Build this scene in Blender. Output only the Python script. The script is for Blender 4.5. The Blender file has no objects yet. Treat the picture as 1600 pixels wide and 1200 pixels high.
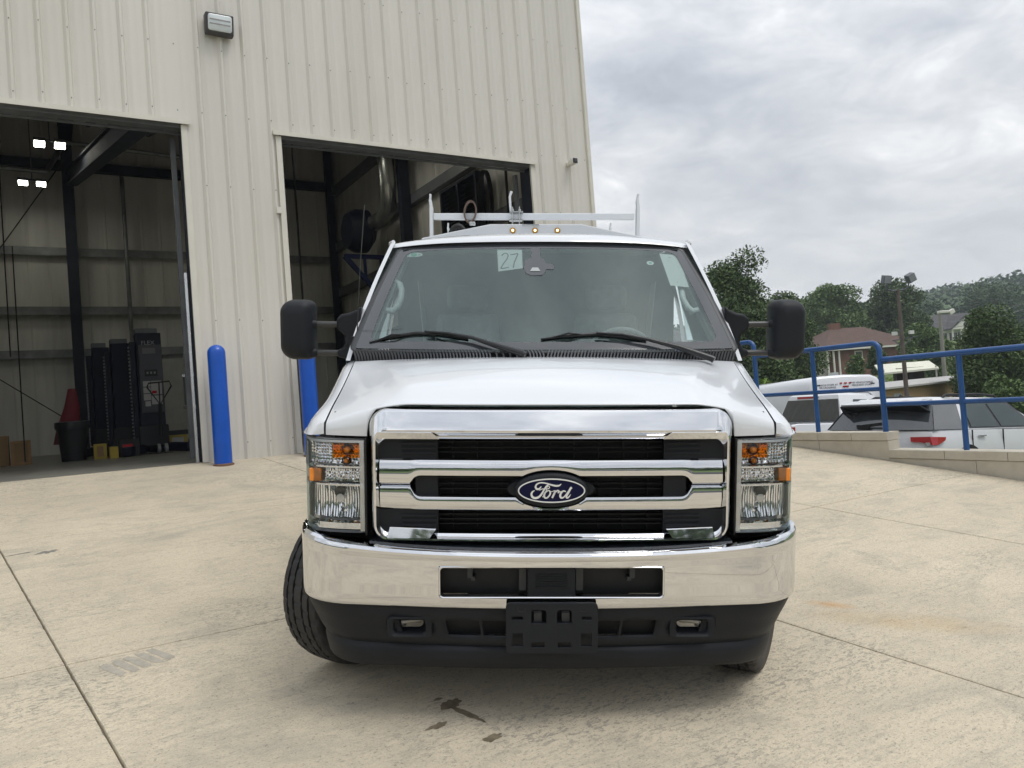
import bpy, bmesh, math, random
import numpy as np
from mathutils import Matrix, Vector
random.seed(7); rng = np.random.default_rng(7)
S = bpy.context.scene; COL = S.collection
PI = math.pi

# ------------------------------------------------------------ camera
cam_d = bpy.data.cameras.new('camera'); cam = bpy.data.objects.new('camera', cam_d); COL.objects.link(cam)
S.camera = cam
CAM_Z = 1.625
cam_d.sensor_width = 36; cam_d.lens = 1200/1600*36
cam_d.clip_start = 0.05; cam_d.clip_end = 3000
cam.matrix_world = (Matrix.Translation((0, 0, CAM_Z)) @ Matrix.Rotation(math.atan(26/1200), 4, 'X')
                    @ Matrix.Rotation(PI/2, 4, 'X') @ Matrix.Rotation(-math.atan(.075), 4, 'Z'))
# ------------------------------------------------------------ world: overcast sky
W = bpy.data.worlds.new('World'); S.world = W; W.use_nodes = True
SUN_EL, SUN_AZ = math.radians(62), math.radians(120)
def sky_world():
    nt = W.node_tree; n = nt.nodes; l = nt.links; n.clear()
    out = n.new('ShaderNodeOutputWorld'); bg = n.new('ShaderNodeBackground'); bg.inputs[1].default_value = 0.1
    sk = n.new('ShaderNodeTexSky'); sk.sky_type = 'NISHITA'; sk.sun_disc = False
    sk.sun_elevation = SUN_EL; sk.sun_rotation = SUN_AZ; sk.dust_density = 3
    tc = n.new('ShaderNodeTexCoord'); sx = n.new('ShaderNodeSeparateXYZ'); l.new(tc.outputs['Generated'], sx.inputs[0])
    zz = n.new('ShaderNodeMath'); zz.operation = 'MAXIMUM'; l.new(sx.outputs[2], zz.inputs[0]); zz.inputs[1].default_value = 0
    za = n.new('ShaderNodeMath'); za.operation = 'ADD'; l.new(zz.outputs[0], za.inputs[0]); za.inputs[1].default_value = .30
    cb = n.new('ShaderNodeCombineXYZ')
    for k in (0, 1):
        d = n.new('ShaderNodeMath'); d.operation = 'DIVIDE'; l.new(sx.outputs[k], d.inputs[0]); l.new(za.outputs[0], d.inputs[1]); l.new(d.outputs[0], cb.inputs[k])
    def noise(scale, det, rough, off, dist=0.0):
        m = n.new('ShaderNodeMapping'); l.new(cb.outputs[0], m.inputs[0]); m.inputs['Location'].default_value = off
        m.inputs['Scale'].default_value = (scale, scale*1.25, 1); m.inputs['Rotation'].default_value = (0, 0, .95)
        t = n.new('ShaderNodeTexNoise'); t.inputs['Scale'].default_value = 1; t.inputs['Detail'].default_value = det
        t.inputs['Roughness'].default_value = rough; t.inputs['Distortion'].default_value = dist
        l.new(m.outputs[0], t.inputs['Vector']); return t.outputs[0]
    a = noise(1.15, 6, .52, (2.3, 1.1, 0), .4); b = noise(4.2, 8, .62, (5.0, .4, 0), .5)
    mx = n.new('ShaderNodeMix'); mx.data_type = 'FLOAT'; mx.inputs[0].default_value = .42; l.new(a, mx.inputs[2]); l.new(b, mx.inputs[3])
    cr = n.new('ShaderNodeValToRGB'); l.new(mx.outputs[0], cr.inputs[0]); e = cr.color_ramp.elements
    e[0].position = .37; e[0].color = (.42, .45, .505, 1); e[1].position = .64; e[1].color = (1.0, 1.0, 1.0, 1)
    for p, c in ((.44, (.51, .54, .59)), (.50, (.61, .635, .675)), (.56, (.74, .76, .785))):
        q = e.new(p); q.color = (*c, 1)
    # overcast sky: whiter and more even toward the horizon, brighter towards the zenith
    hz = n.new('ShaderNodeMapRange'); l.new(sx.outputs[2], hz.inputs[0]); hz.inputs[1].default_value = -.02; hz.inputs[2].default_value = .36
    hz.inputs[3].default_value = .72; hz.inputs[4].default_value = 0
    m2 = n.new('ShaderNodeMix'); m2.data_type = 'RGBA'; l.new(hz.outputs[0], m2.inputs[0]); l.new(cr.outputs[0], m2.inputs[6]); m2.inputs[7].default_value = (.78, .79, .795, 1)
    zr = n.new('ShaderNodeMapRange'); l.new(sx.outputs[2], zr.inputs[0]); zr.inputs[1].default_value = .3; zr.inputs[2].default_value = 1
    zr.inputs[3].default_value = 10.9; zr.inputs[4].default_value = 17
    vs = n.new('ShaderNodeVectorMath'); vs.operation = 'SCALE'; l.new(m2.outputs[2], vs.inputs[0]); l.new(zr.outputs[0], vs.inputs['Scale'])
    fm = n.new('ShaderNodeMix'); fm.data_type = 'RGBA'; fm.inputs[0].default_value = .96; l.new(sk.outputs[0], fm.inputs[6]); l.new(vs.outputs[0], fm.inputs[7])
    l.new(fm.outputs[2], bg.inputs[0]); l.new(bg.outputs[0], out.inputs[0])
sky_world()
sd = bpy.data.lights.new('sun', 'SUN'); sun = bpy.data.objects.new('sun', sd); COL.objects.link(sun)
sd.energy = 1.35; sd.angle = math.radians(25); sd.color = (1, .965, .91)
sun.rotation_euler = (PI/2-SUN_EL, 0, PI-SUN_AZ+0.0)
S.view_settings.view_transform = 'Standard'; S.view_settings.look = 'None'
S.view_settings.exposure = 0.13; S.view_settings.gamma = 1; S.view_settings.use_curve_mapping = False
S.render.engine = 'CYCLES'; S.cycles.use_denoising = True
S.cycles.max_bounces = 8; S.cycles.transparent_max_bounces = 16; S.cycles.glossy_bounces = 5; S.cycles.diffuse_bounces = 4
S.cycles.caustics_reflective = False; S.cycles.caustics_refractive = False

# ------------------------------------------------------------ materials
MATS = {}
def newmat(name):
    m = bpy.data.materials.new(name); m.use_nodes = True; MATS[name] = m
    return m, m.node_tree, m.node_tree.nodes['Principled BSDF']
def mat(name, col, rough=.5, metal=0, coat=0, var=.12, scale=4, bump=0, bscale=60, spec=.5, space='Object', stretch=(1, 1, 1), dirt=None, dscale=1.5):
    """principled with colour variation from noise, optional bump and patches of dirt"""
    if name in MATS: return MATS[name]
    m, nt, p = newmat(name); n, l = nt.nodes, nt.links
    p.inputs['Roughness'].default_value = rough; p.inputs['Metallic'].default_value = metal
    p.inputs['Coat Weight'].default_value = coat; p.inputs['Coat Roughness'].default_value = .04
    p.inputs['Specular IOR Level'].default_value = spec
    tc = n.new('ShaderNodeTexCoord'); mp = n.new('ShaderNodeMapping'); l.new(tc.outputs[space], mp.inputs[0]); mp.inputs['Scale'].default_value = stretch
    def nz(s, d=5, r=.6):
        t = n.new('ShaderNodeTexNoise'); l.new(mp.outputs[0], t.inputs['Vector']); t.inputs['Scale'].default_value = s; t.inputs['Detail'].default_value = d; t.inputs['Roughness'].default_value = r
        return t.outputs[0]
    mr = n.new('ShaderNodeMapRange'); l.new(nz(scale), mr.inputs[0]); mr.inputs[1].default_value = .3; mr.inputs[2].default_value = .7
    mr.inputs[3].default_value = 1-var; mr.inputs[4].default_value = 1+var
    v = n.new('ShaderNodeVectorMath'); v.operation = 'SCALE'; v.inputs[0].default_value = col; l.new(mr.outputs[0], v.inputs['Scale'])
    c = v.outputs[0]
    if dirt:
        dr = n.new('ShaderNodeMapRange'); l.new(nz(dscale, 6, .65), dr.inputs[0]); dr.inputs[1].default_value = .5; dr.inputs[2].default_value = .75; dr.inputs[3].default_value = 0; dr.inputs[4].default_value = .75
        mx = n.new('ShaderNodeMix'); mx.data_type = 'RGBA'; l.new(dr.outputs[0], mx.inputs[0]); l.new(c, mx.inputs[6]); mx.inputs[7].default_value = (*dirt, 1); c = mx.outputs[2]
    l.new(c, p.inputs['Base Color'])
    if bump:
        b = n.new('ShaderNodeBump'); b.inputs['Strength'].default_value = bump; b.inputs['Distance'].default_value = .01; l.new(nz(bscale, 4), b.inputs['Height']); l.new(b.outputs[0], p.inputs['Normal'])
    return m
def glassmat(name, tint, ior=1.5, rough=0.0, base=0):
    m = bpy.data.materials.new(name); m.use_nodes = True; MATS[name] = m
    n, l = m.node_tree.nodes, m.node_tree.links; n.clear()
    o = n.new('ShaderNodeOutputMaterial'); t = n.new('ShaderNodeBsdfTransparent'); t.inputs[0].default_value = (*tint, 1)
    g = n.new('ShaderNodeBsdfGlossy'); g.inputs['Roughness'].default_value = rough; g.inputs[0].default_value = (.84, .97, .96, 1)
    f = n.new('ShaderNodeFresnel'); f.inputs[0].default_value = ior
    mp = n.new('ShaderNodeMapRange'); mp.inputs[3].default_value = base; mp.inputs[4].default_value = 1; l.new(f.outputs[0], mp.inputs[0])
    x = n.new('ShaderNodeMixShader'); l.new(mp.outputs[0], x.inputs[0]); l.new(t.outputs[0], x.inputs[1]); l.new(g.outputs[0], x.inputs[2]); l.new(x.outputs[0], o.inputs[0])
    return m
def emat(name, col, st):
    m, nt, p = newmat(name); p.inputs['Base Color'].default_value = (.8, .8, .8, 1); p.inputs['Emission Color'].default_value = (*col, 1); p.inputs['Emission Strength'].default_value = st
    return m
def concrete(name, col=(.61, .53, .395)):
    m, nt, p = newmat(name); n, l = nt.nodes, nt.links
    g = n.new('ShaderNodeNewGeometry'); P = g.outputs['Position']
    rot = n.new('ShaderNodeMapping'); l.new(P, rot.inputs[0]); rot.inputs['Rotation'].default_value = (0, 0, -math.atan2(.522, .853)); UP = rot.outputs[0]
    def nz(s, d=6, r=.6, sc=(1, 1, 1), dist=0):
        mp = n.new('ShaderNodeMapping'); l.new(UP, mp.inputs[0]); mp.inputs['Scale'].default_value = sc
        t = n.new('ShaderNodeTexNoise'); l.new(mp.outputs[0], t.inputs['Vector']); t.inputs['Scale'].default_value = s; t.inputs['Detail'].default_value = d; t.inputs['Roughness'].default_value = r; t.inputs['Distortion'].default_value = dist
        return t.outputs[0]
    def rng_(i, a, b, c, d):
        r = n.new('ShaderNodeMapRange'); l.new(i, r.inputs[0])
        for k, v in enumerate((a, b, c, d)): r.inputs[k+1].default_value = v
        return r.outputs[0]
    def mul(a, b):
        x = n.new('ShaderNodeMath'); x.operation = 'MULTIPLY'; l.new(a, x.inputs[0])
        if isinstance(b, float): x.inputs[1].default_value = b
        else: l.new(b, x.inputs[1])
        return x.outputs[0]
    def mixc(f, a, b):
        x = n.new('ShaderNodeMix'); x.data_type = 'RGBA'; l.new(f, x.inputs[0])
        if isinstance(a, tuple): x.inputs[6].default_value = (*a, 1)
        else: l.new(a, x.inputs[6])
        x.inputs[7].default_value = (*b, 1); return x.outputs[2]
    c = mixc(rng_(nz(.55, 8, .62), .33, .68, 0, 1), tuple(v*1.09 for v in col), tuple(v*.86 for v in col))
    c = mixc(mul(rng_(nz(2.3, 9, .7, dist=.6), .49, .70, 0, 1), .6), c, (.38, .34, .27))
    # broom texture streaks across the slope
    c = mixc(mul(rng_(nz(9, 6, .6, (.35, 3.5, 1)), .5, .8, 0, 1), .38), c, (.38, .355, .30))
    c = mixc(mul(rng_(nz(1.3, 8, .72, (.5, 1.4, 1), 1.2), .52, .66, 0, 1), .45), c, (.35, .32, .265))
    c = mixc(mul(rng_(nz(5.5, 8, .75, (.6, 2.2, 1), .8), .56, .70, 0, 1), .5), c, (.30, .275, .23))
    # exposed aggregate speckle in worn patches
    wear = rng_(nz(.8, 5, .6, (.8, 1.5, 1), .4), .50, .66, .04, 1)
    pits = rng_(nz(36, 4, .75, (.7, 1.5, 1)), .53, .585, 0, 1)
    c = mixc(mul(mul(pits, wear), .62), c, (.19, .18, .165))
    c = mixc(mul(rng_(nz(15, 6, .8, (.7, 1.8, 1)), .635, .68, 0, 1), .75), c, (.17, .16, .14))
    c = mixc(mul(rng_(nz(75, 3, .7, (.8, 1.3, 1)), .60, .63, 0, 1), .6), c, (.20, .185, .155))
    c = mixc(mul(rng_(nz(130, 2, .6), .45, .8, 0, 1), .5), c, (.27, .25, .22))
    # rust wash that ran down from one spot
    def spot(center, size, rotz):
        mp = n.new('ShaderNodeMapping'); mp.vector_type = 'TEXTURE'; l.new(P, mp.inputs[0]); mp.inputs['Location'].default_value = center; mp.inputs['Rotation'].default_value = (0, 0, rotz); mp.inputs['Scale'].default_value = (*size, 5)
        q = n.new('ShaderNodeVectorMath'); q.operation = 'LENGTH'; l.new(mp.outputs[0], q.inputs[0]); return rng_(q.outputs['Value'], 1, 0, 0, 1)
    c = mixc(mul(spot((2.05, 4.15, .3), (.62, .16), -.25), rng_(nz(4, 5, .6), .3, .65, .15, .6)), c, (.46, .30, .12))
    c = mixc(mul(spot((1.72, 4.42, .3), (.16, .07), -.3), rng_(nz(6, 5, .6), .3, .65, .2, .9)), c, (.50, .25, .07))
    l.new(c, p.inputs['Base Color']); p.inputs['Roughness'].default_value = .88
    b = n.new('ShaderNodeBump'); b.inputs['Strength'].default_value = .45; b.inputs['Distance'].default_value = .004
    a = n.new('ShaderNodeMath'); a.operation = 'ADD'; l.new(nz(70, 4, .7, (.6, 2, 1)), a.inputs[0]); l.new(mul(pits, -.9), a.inputs[1])
    l.new(a.outputs[0], b.inputs['Height']); l.new(b.outputs[0], p.inputs['Normal'])
    return m
def leafmat(name, a, b):
    m, nt, p = newmat(name); n, l = nt.nodes, nt.links
    g = n.new('ShaderNodeNewGeometry'); r = n.new('ShaderNodeValToRGB'); l.new(g.outputs['Random Per Island'], r.inputs[0])
    r.color_ramp.elements[0].color = (*a, 1); r.color_ramp.elements[1].color = (*b, 1)
    l.new(r.outputs[0], p.inputs['Base Color']); p.inputs['Roughness'].default_value = .6; p.inputs['Specular IOR Level'].default_value = .3
    return m

M_CONC = concrete('concrete')
M_WALL = mat('painted_steel', (.655, .63, .575), .42, var=.05, scale=.8, stretch=(1, 1, .25), coat=.1, dirt=(.59, .56, .495), dscale=.7)
M_TRIM = mat('steel_trim', (.66, .635, .565), .4, var=.05)
M_LINER = mat('liner_panel', (.60, .59, .545), .4, var=.14, scale=1.2, stretch=(2.5, 2.5, .3))
M_DARK = mat('dark_steel', (.016, .021, .034), .7, spec=.3, var=.3, scale=3)
M_GIRT = mat('galvanised_girt', (.20, .21, .21), .42, metal=.3, var=.3, scale=3)
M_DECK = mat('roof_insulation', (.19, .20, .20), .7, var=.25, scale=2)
M_GREYS = mat('grey_steel', (.11, .12, .13), .45, var=.2)
M_BLUE = mat('blue_sleeve', (.004, .082, .47), .34, var=.08, coat=.15, scale=6)
M_RAIL = mat('blue_rail_paint', (.008, .070, .24), .38, var=.14, coat=.2, scale=8)
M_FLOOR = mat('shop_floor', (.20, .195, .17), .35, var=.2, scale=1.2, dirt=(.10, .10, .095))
M_BLOCK = mat('tan_block', (.53, .49, .41), .9, var=.09, scale=5, bump=.4, bscale=90, dirt=(.42, .38, .30), dscale=3)
M_ASPH = mat('asphalt', (.075, .075, .078), .9, var=.25, scale=1.5, bump=.4, bscale=80, space='Object')
M_WHITE = mat('white_paint', (.71, .735, .77), .22, coat=.9, var=.012, scale=.7, dirt=(.68, .705, .74), dscale=1)
M_CHROME = mat('chrome', (.73, .74, .765), .035, metal=1, var=.03, scale=3, spec=.5)
M_BLACKP = mat('textured_black_plastic', (.013, .015, .019), .46, var=.15, scale=5, bump=.2, bscale=400, spec=.25)
M_BLACKG = mat('smooth_black_plastic', (.012, .013, .015), .28, var=.1)
M_DEEP = mat('deep_black', (.006, .006, .007), .6, var=.1)
M_RUB = mat('tyre_rubber', (.022, .022, .024), .62, var=.25, scale=9, dirt=(.055, .05, .045), dscale=5)
M_SEAL = mat('rubber_seal', (.030, .033, .037), .42, var=.1)
M_FRIT = mat('glass_frit', (.046, .050, .057), .08, coat=.7, var=.03)
M_GLASS = glassmat('windshield_glass', (.90, .98, .96), 1.74, base=.025)
M_LENS = glassmat('lens_glass', (.96, .97, .98), 1.42)
M_DKGLASS = mat('privacy_glass', (.018, .022, .024), .03, coat=1, var=.05, spec=.8)
M_REFL = mat('reflector_silver', (.90, .90, .92), .13, metal=1, var=.12, scale=30)
M_LAMPH = mat('lamp_housing_silver', (.78, .79, .80), .22, metal=.35, var=.05, coat=.3)
M_SILV = mat('satin_silver', (.62, .63, .65), .25, metal=.7, var=.06)
M_AMBER = mat('amber_plastic', (1.0, .30, .02), .25, coat=.5, var=.15, scale=40)
M_AMBERC = mat('amber_bulb_reflection', (1.0, .42, .04), .10, metal=.85, var=.35, scale=60)  # orange reflection of the turn bulb, put into the facet colour
M_TRIMG = mat('grey_interior_trim', (.72, .80, .78), .6, var=.06)
M_DASH = mat('dashboard_plastic', (.24, .28, .275), .6, var=.1)
M_SEAT = mat('seat_cloth', (.33, .39, .38), .9, var=.12, scale=20)
M_PAPER = mat('white_paper', (.80, .88, .84), .8, var=.03)
M_INK = mat('ink', (.03, .03, .035), .6, var=.1)
M_PENCIL = mat('marker_ink', (.20, .22, .24), .6, var=.1)
M_MINT = mat('green_sticker', (.25, .62, .45), .5, var=.05)
M_ALU = mat('grey_body_paint', (.60, .62, .64), .4, var=.03, coat=.2)
M_RACK = mat('rack_paint', (.76, .79, .83), .3, var=.03, coat=.4)
M_STRAP = mat('brown_strap', (.14, .095, .075), .8, var=.25, scale=30)
M_NAVY = mat('badge_navy', (.002, .004, .036), .35, var=.05, spec=.2)
M_BWHITE = mat('badge_silver', (.86, .88, .90), .25, metal=.3, var=.03)
M_LAMPON = emat('lit_marker', (1, .72, .30), 2.2)
M_TUBE = emat('lit_tube', (1, .97, .84), 24)
M_RED = mat('red_plastic', (.42, .012, .018), .2, coat=.7, var=.2)
M_REDT = mat('red_tarpaulin', (.15, .008, .014), .7, var=.2)
M_NAVYS = mat('navy_steel', (.008, .010, .024), .55, var=.2, spec=.25)
M_CARD = mat('cardboard', (.30, .19, .09), .85, var=.1)
M_WOOD = mat('plywood', (.36, .22, .10), .8, var=.2)
M_YEL = mat('yellow_plastic', (.40, .29, .03), .5, var=.1)
M_GREEN = mat('dumpster_green', (.05, .12, .09), .6, var=.2)
M_BRICK = mat('house_brick', (.17, .085, .062), .9, var=.2, scale=3)
M_ROOF1 = mat('brown_shingle', (.10, .062, .048), .9, var=.2, scale=2)
M_ROOF2 = mat('grey_shingle', (.075, .072, .075), .9, var=.2, scale=2)
M_HWHITE = mat('house_white', (.68, .66, .60), .7, var=.05)
M_SIDING = mat('board_siding', (.42, .28, .15), .85, var=.25, scale=2.5, stretch=(1.5, 1.5, .3))
M_METROOF = mat('weathered_roof', (.42, .41, .39), .6, var=.1)
M_POLE = mat('wooden_pole', (.115, .095, .08), .85, var=.2)
M_GRASS = mat('grass_ground', (.11, .165, .045), .95, var=.35, scale=.25, space='Object', dirt=(.05, .085, .022), dscale=.08)
M_BARK = mat('bark', (.075, .060, .048), .9, var=.2)
M_STAINO = mat('oil', (.19, .16, .11), .35, var=.3, scale=30)
M_STAIND = mat('dark_scuff', (.20, .19, .17), .9, var=.2, scale=30)
M_STAINW = mat('paint_wear', (.38, .35, .29), .9, var=.15, scale=30)
M_LEAF = [leafmat('leaf_dark', (.040, .072, .026), (.13, .185, .068)), leafmat('leaf_mid', (.058, .105, .032), (.165, .235, .08)),
          leafmat('leaf_light', (.10, .17, .03), (.20, .29, .06)), leafmat('leaf_far', (.042, .080, .034), (.09, .145, .06))]

# ------------------------------------------------------------ mesh helpers
class MB:
    def __init__(s): s.v = []; s.f = []; s.m = []
    def add(s, vs, fs, mi=0):
        o = len(s.v); s.v += [tuple(map(float, p)) for p in vs]; s.f += [tuple(o+i for i in f) for f in fs]; s.m += [mi]*len(fs); return s
    def box(s, x0, x1, y0, y1, z0, z1, mi=0):
        vs = [(x, y, z) for x in (x0, x1) for y in (y0, y1) for z in (z0, z1)]
        return s.add(vs, [(0, 1, 3, 2), (4, 6, 7, 5), (0, 4, 5, 1), (2, 3, 7, 6), (0, 2, 6, 4), (1, 5, 7, 3)], mi)
    def obox(s, a, b, w, h, up=(0, 0, 1), mi=0):
        """a bar of section w x h from a to b"""
        a, b = Vector(a), Vector(b); d = (b-a).normalized(); u = Vector(up); x = d.cross(u)
        if x.length < 1e-4: x = d.cross(Vector((0, 1, 0)))
        x.normalize(); u = x.cross(d).normalized(); vs = []
        for p in (a, b):
            for i, j in ((-1, -1), (1, -1), (1, 1), (-1, 1)): vs.append(p+x*(w/2*i)+u*(h/2*j))
        return s.add(vs, [(0, 1, 2, 3), (7, 6, 5, 4), (0, 4, 5, 1), (1, 5, 6, 2), (2, 6, 7, 3), (3, 7, 4, 0)], mi)
    def grid(s, rows, closed=False, mi=0, skip=None, flip=False):
        nr, nc = len(rows), len(rows[0]); vs = [p for r in rows for p in r]; fs = []
        for i in range(nr-1):
            for j in range(nc if closed else nc-1):
                if skip and skip(i, j): continue
                k = (j+1) % nc; q = (i*nc+j, i*nc+k, (i+1)*nc+k, (i+1)*nc+j); fs.append(q[::-1] if flip else q)
        return s.add(vs, fs, mi)
    def cap(s, loop, flip=False, mi=0):
        return s.add(loop, [tuple(range(len(loop)))[::-1] if flip else tuple(range(len(loop)))], mi)
    def tube(s, path, r, n=10, mi=0, caps=True):
        P = [Vector(p) for p in path]; R = r if isinstance(r, (list, tuple)) else [r]*len(P); rows = []; prev = None
        for i, p in enumerate(P):
            d = (P[min(i+1, len(P)-1)]-P[max(i-1, 0)]).normalized()
            if prev is None:
                u = Vector((0, 0, 1)) if abs(d.z) < .9 else Vector((1, 0, 0)); x = d.cross(u).normalized()
            else: x = (prev-d*prev.dot(d)).normalized()
            prev = x; y = d.cross(x)
            rows.append([p+(x*math.cos(2*PI*k/n)+y*math.sin(2*PI*k/n))*R[i] for k in range(n)])
        s.grid(rows, True, mi)
        if caps: s.cap(rows[0], True, mi); s.cap(rows[-1], False, mi)
        return s
    def lathe(s, c, prof, n=32, axis='z', mi=0):
        rows = []
        for r, h in prof:
            row = []
            for k in range(n):
                a = 2*PI*k/n; x, y = r*math.cos(a), r*math.sin(a)
                q = {'z': (x, y, h), 'y': (x, h, y), 'x': (h, x, y)}[axis]; row.append((c[0]+q[0], c[1]+q[1], c[2]+q[2]))
            rows.append(row)
        return s.grid(rows, True, mi)
    def sphere(s, c, r, n=12, sc=(1, 1, 1), mi=0):
        rows = []
        for i in range(n//2+1):
            t = PI*i/(n//2); rows.append([(c[0]+r*sc[0]*max(math.sin(t), 1e-4)*math.cos(2*PI*k/n), c[1]+r*sc[1]*max(math.sin(t), 1e-4)*math.sin(2*PI*k/n), c[2]+r*sc[2]*math.cos(t)) for k in range(n)])
        return s.grid(rows, True, mi)
    def prism(s, pts, axis, a, b, mi=0):
        """polygon pts in the plane across the axis, extruded from a to b"""
        def P(p, h): return {'z': (p[0], p[1], h), 'y': (p[0], h, p[1]), 'x': (h, p[0], p[1])}[axis]
        n = len(pts); vs = [P(p, a) for p in pts]+[P(p, b) for p in pts]
        return s.add(vs, [tuple(range(n))[::-1], tuple(range(n, 2*n))]+[(i, (i+1) % n, n+(i+1) % n, n+i) for i in range(n)], mi)
    def xform(s, f): s.v = [tuple(f(p)) for p in s.v]; return s
    def mirrored(s):
        o = MB(); o.v = [(-x, y, z) for x, y, z in s.v]; o.f = [f[::-1] for f in s.f]; o.m = list(s.m); return o
    def join(s, o): return s.add(o.v, [f for f in o.f], 0) if not any(o.m) else s._j(o)
    def _j(s, o):
        k = len(s.v); s.v += o.v; s.f += [tuple(k+i for i in f) for f in o.f]; s.m += o.m; return s

def mesh_of(name, mb, mats, base=(0, 0, 0), smooth=None, fixn=True):
    me = bpy.data.meshes.new(name); b = base
    me.from_pydata([(x-b[0], y-b[1], z-b[2]) for x, y, z in mb.v], [], mb.f)
    for m in (mats if isinstance(mats, (list, tuple)) else [mats]): me.materials.append(m)
    if any(mb.m): me.polygons.foreach_set('material_index', mb.m)
    if fixn:
        bm = bmesh.new(); bm.from_mesh(me); bmesh.ops.remove_doubles(bm, verts=bm.verts, dist=1e-5); bmesh.ops.recalc_face_normals(bm, faces=bm.faces); bm.to_mesh(me); bm.free()
    if smooth is not None:
        me.shade_smooth()
        me.set_sharp_from_angle(angle=math.radians(smooth))
    me.update(); return me
def mods(o, bevel=0, subsurf=0, solid=0, seg=2):
    if solid: m = o.modifiers.new('solid', 'SOLIDIFY'); m.thickness = solid; m.offset = 0
    if bevel: m = o.modifiers.new('bevel', 'BEVEL'); m.width = bevel; m.segments = seg; m.limit_method = 'ANGLE'; m.angle_limit = math.radians(40)
    if subsurf: m = o.modifiers.new('sub', 'SUBSURF'); m.levels = subsurf; m.render_levels = subsurf
class Thing:
    def __init__(s, name, label, cat, base=(0, 0, 0), F=None, group=None, rot=0):
        s.F = F or Matrix(); s.base = base
        s.o = bpy.data.objects.new(name, None); COL.objects.link(s.o); s.o.empty_display_size = .2
        s.o.matrix_world = s.F @ Matrix.Translation(base) @ Matrix.Rotation(rot, 4, 'Z')
        s.o['label'] = label; s.o['category'] = cat
        if group: s.o['group'] = group
    def part(s, name, mb, mats, smooth=None, parent=None, label=None, stuff=False, fixn=True, **k):
        o = bpy.data.objects.new(name, mesh_of(name, mb, mats, s.base, smooth, fixn)); COL.objects.link(o)
        o.parent = parent or s.o
        mods(o, **k)
        if label: o['label'] = label
        if stuff: o['kind'] = 'stuff'
        return o
    def inst(s, name, me, loc=(0, 0, 0), parent=None):
        o = bpy.data.objects.new(name, me); COL.objects.link(o); o.parent = parent or s.o
        o.location = tuple(loc[k]-(s.base[k] if parent is None else 0) for k in range(3)); return o
def single(name, label, cat, mb, mats, base=(0, 0, 0), F=None, group=None, smooth=None, **k):
    o = bpy.data.objects.new(name, mesh_of(name, mb, mats, base, smooth)); COL.objects.link(o)
    o.matrix_world = (F or Matrix()) @ Matrix.Translation(base); o['label'] = label; o['category'] = cat
    if group: o['group'] = group
    mods(o, **k); return o
def struct(name, mb, mats, F=None, smooth=None, kind='structure', parent=None):
    o = bpy.data.objects.new(name, mesh_of(name, mb, mats, (0, 0, 0), smooth)); COL.objects.link(o)
    if parent: o.parent = parent
    else: o.matrix_world = F or Matrix(); 
    if kind: o['kind'] = kind
    return o
def copy_tree(o, parent=None):
    c = o.copy(); COL.objects.link(c)
    if parent is not None:
        c.parent = parent; c.matrix_parent_inverse = o.matrix_parent_inverse.copy()
    for ch in list(o.children): copy_tree(ch, c)
    return c
def rrect(cx, cz, w, h, r, seg=6):
    """rounded rectangle loop, half sizes w, h; radii may be 4 values from top right anticlockwise"""
    R = r if isinstance(r, (list, tuple)) else [r]*4; out = []
    for k, (sx, sz, a0) in enumerate(((1, 1, 0), (-1, 1, 90), (-1, -1, 180), (1, -1, 270))):
        q = R[k]
        for i in range(seg+1):
            a = math.radians(a0+90*i/seg); out.append((cx+sx*(w-q)+q*math.cos(a), cz+sz*(h-q)+q*math.sin(a)))
    return out
def text_mb(body, size, F3, thick=.002, align='CENTER'):
    """flat lettering; F3 maps (x, y, depth) of the text plane to a point"""
    cu = bpy.data.curves.new('lettering', 'FONT'); cu.body = body; cu.size = size; cu.align_x = align; cu.align_y = 'CENTER'; cu.extrude = thick/2; cu.resolution_u = 3
    o = bpy.data.objects.new('lettering', cu); COL.objects.link(o)
    me = bpy.data.meshes.new_from_object(o.evaluated_get(bpy.context.evaluated_depsgraph_get()))
    mb = MB(); mb.add([F3(v.co.x, v.co.y, v.co.z) for v in me.vertices], [tuple(p.vertices) for p in me.polygons])
    bpy.data.objects.remove(o); bpy.data.curves.remove(cu); bpy.data.meshes.remove(me); return mb
def lerp(a, b, t): return a+(b-a)*t
def sstep(x, a, b):
    t = min(1, max(0, (x-a)/(b-a))); return t*t*(3-2*t)

# ------------------------------------------------------------ frames
_U = Vector((.853, .522, 0)).normalized(); _N = Vector((-_U.y, _U.x, 0))
FB = Matrix(((_U.x, _N.x, 0, 0), (_U.y, _N.y, 0, 0), (0, 0, 1, 0), (0, 0, 0, 1)))   # u along the shop wall, n into the shop
GR = .1135
def padz(u, n): return GR*n
FLOOR = 1.15; WN = 10.12

# ------------------------------------------------------------ ground
def ground():
    R = [0, 6, 12, 18, 22, 26, 30, 36, 42, 50, 60, 70, 80, 92, 105, 120, 140, 165, 190, 220, 250, 290, 330, 380, 440, 520, 600]
    NA = 96; rows = []
    for r in R:
        row = []
        for k in range(NA):
            a = 2*PI*k/NA; x, y = r*math.sin(a), r*math.cos(a)
            row.append((x, y, terrain(x, y)))
        rows.append(row)
    struct('terrain', MB().grid(rows, True), M_GRASS, smooth=60)
def terrain(x, y):
    r = math.hypot(x, y); a = math.atan2(x, y)
    z = -2.6+1.1*sstep(r, 24, 34)+2.4*sstep(r, 40, 72)+5.2*sstep(r, 72, 150)
    z += 4*sstep(r, 150, 220)
    ridge = .7+.3*sstep(a, .34, .55)
    z += ridge*(18+1.0*math.sin(a*9+2)+.8*math.sin(a*23))*sstep(r, 230, 400)
    if r > 40: z += .5*math.sin(x*.06)*math.cos(y*.05)
    return z
ground()

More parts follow.
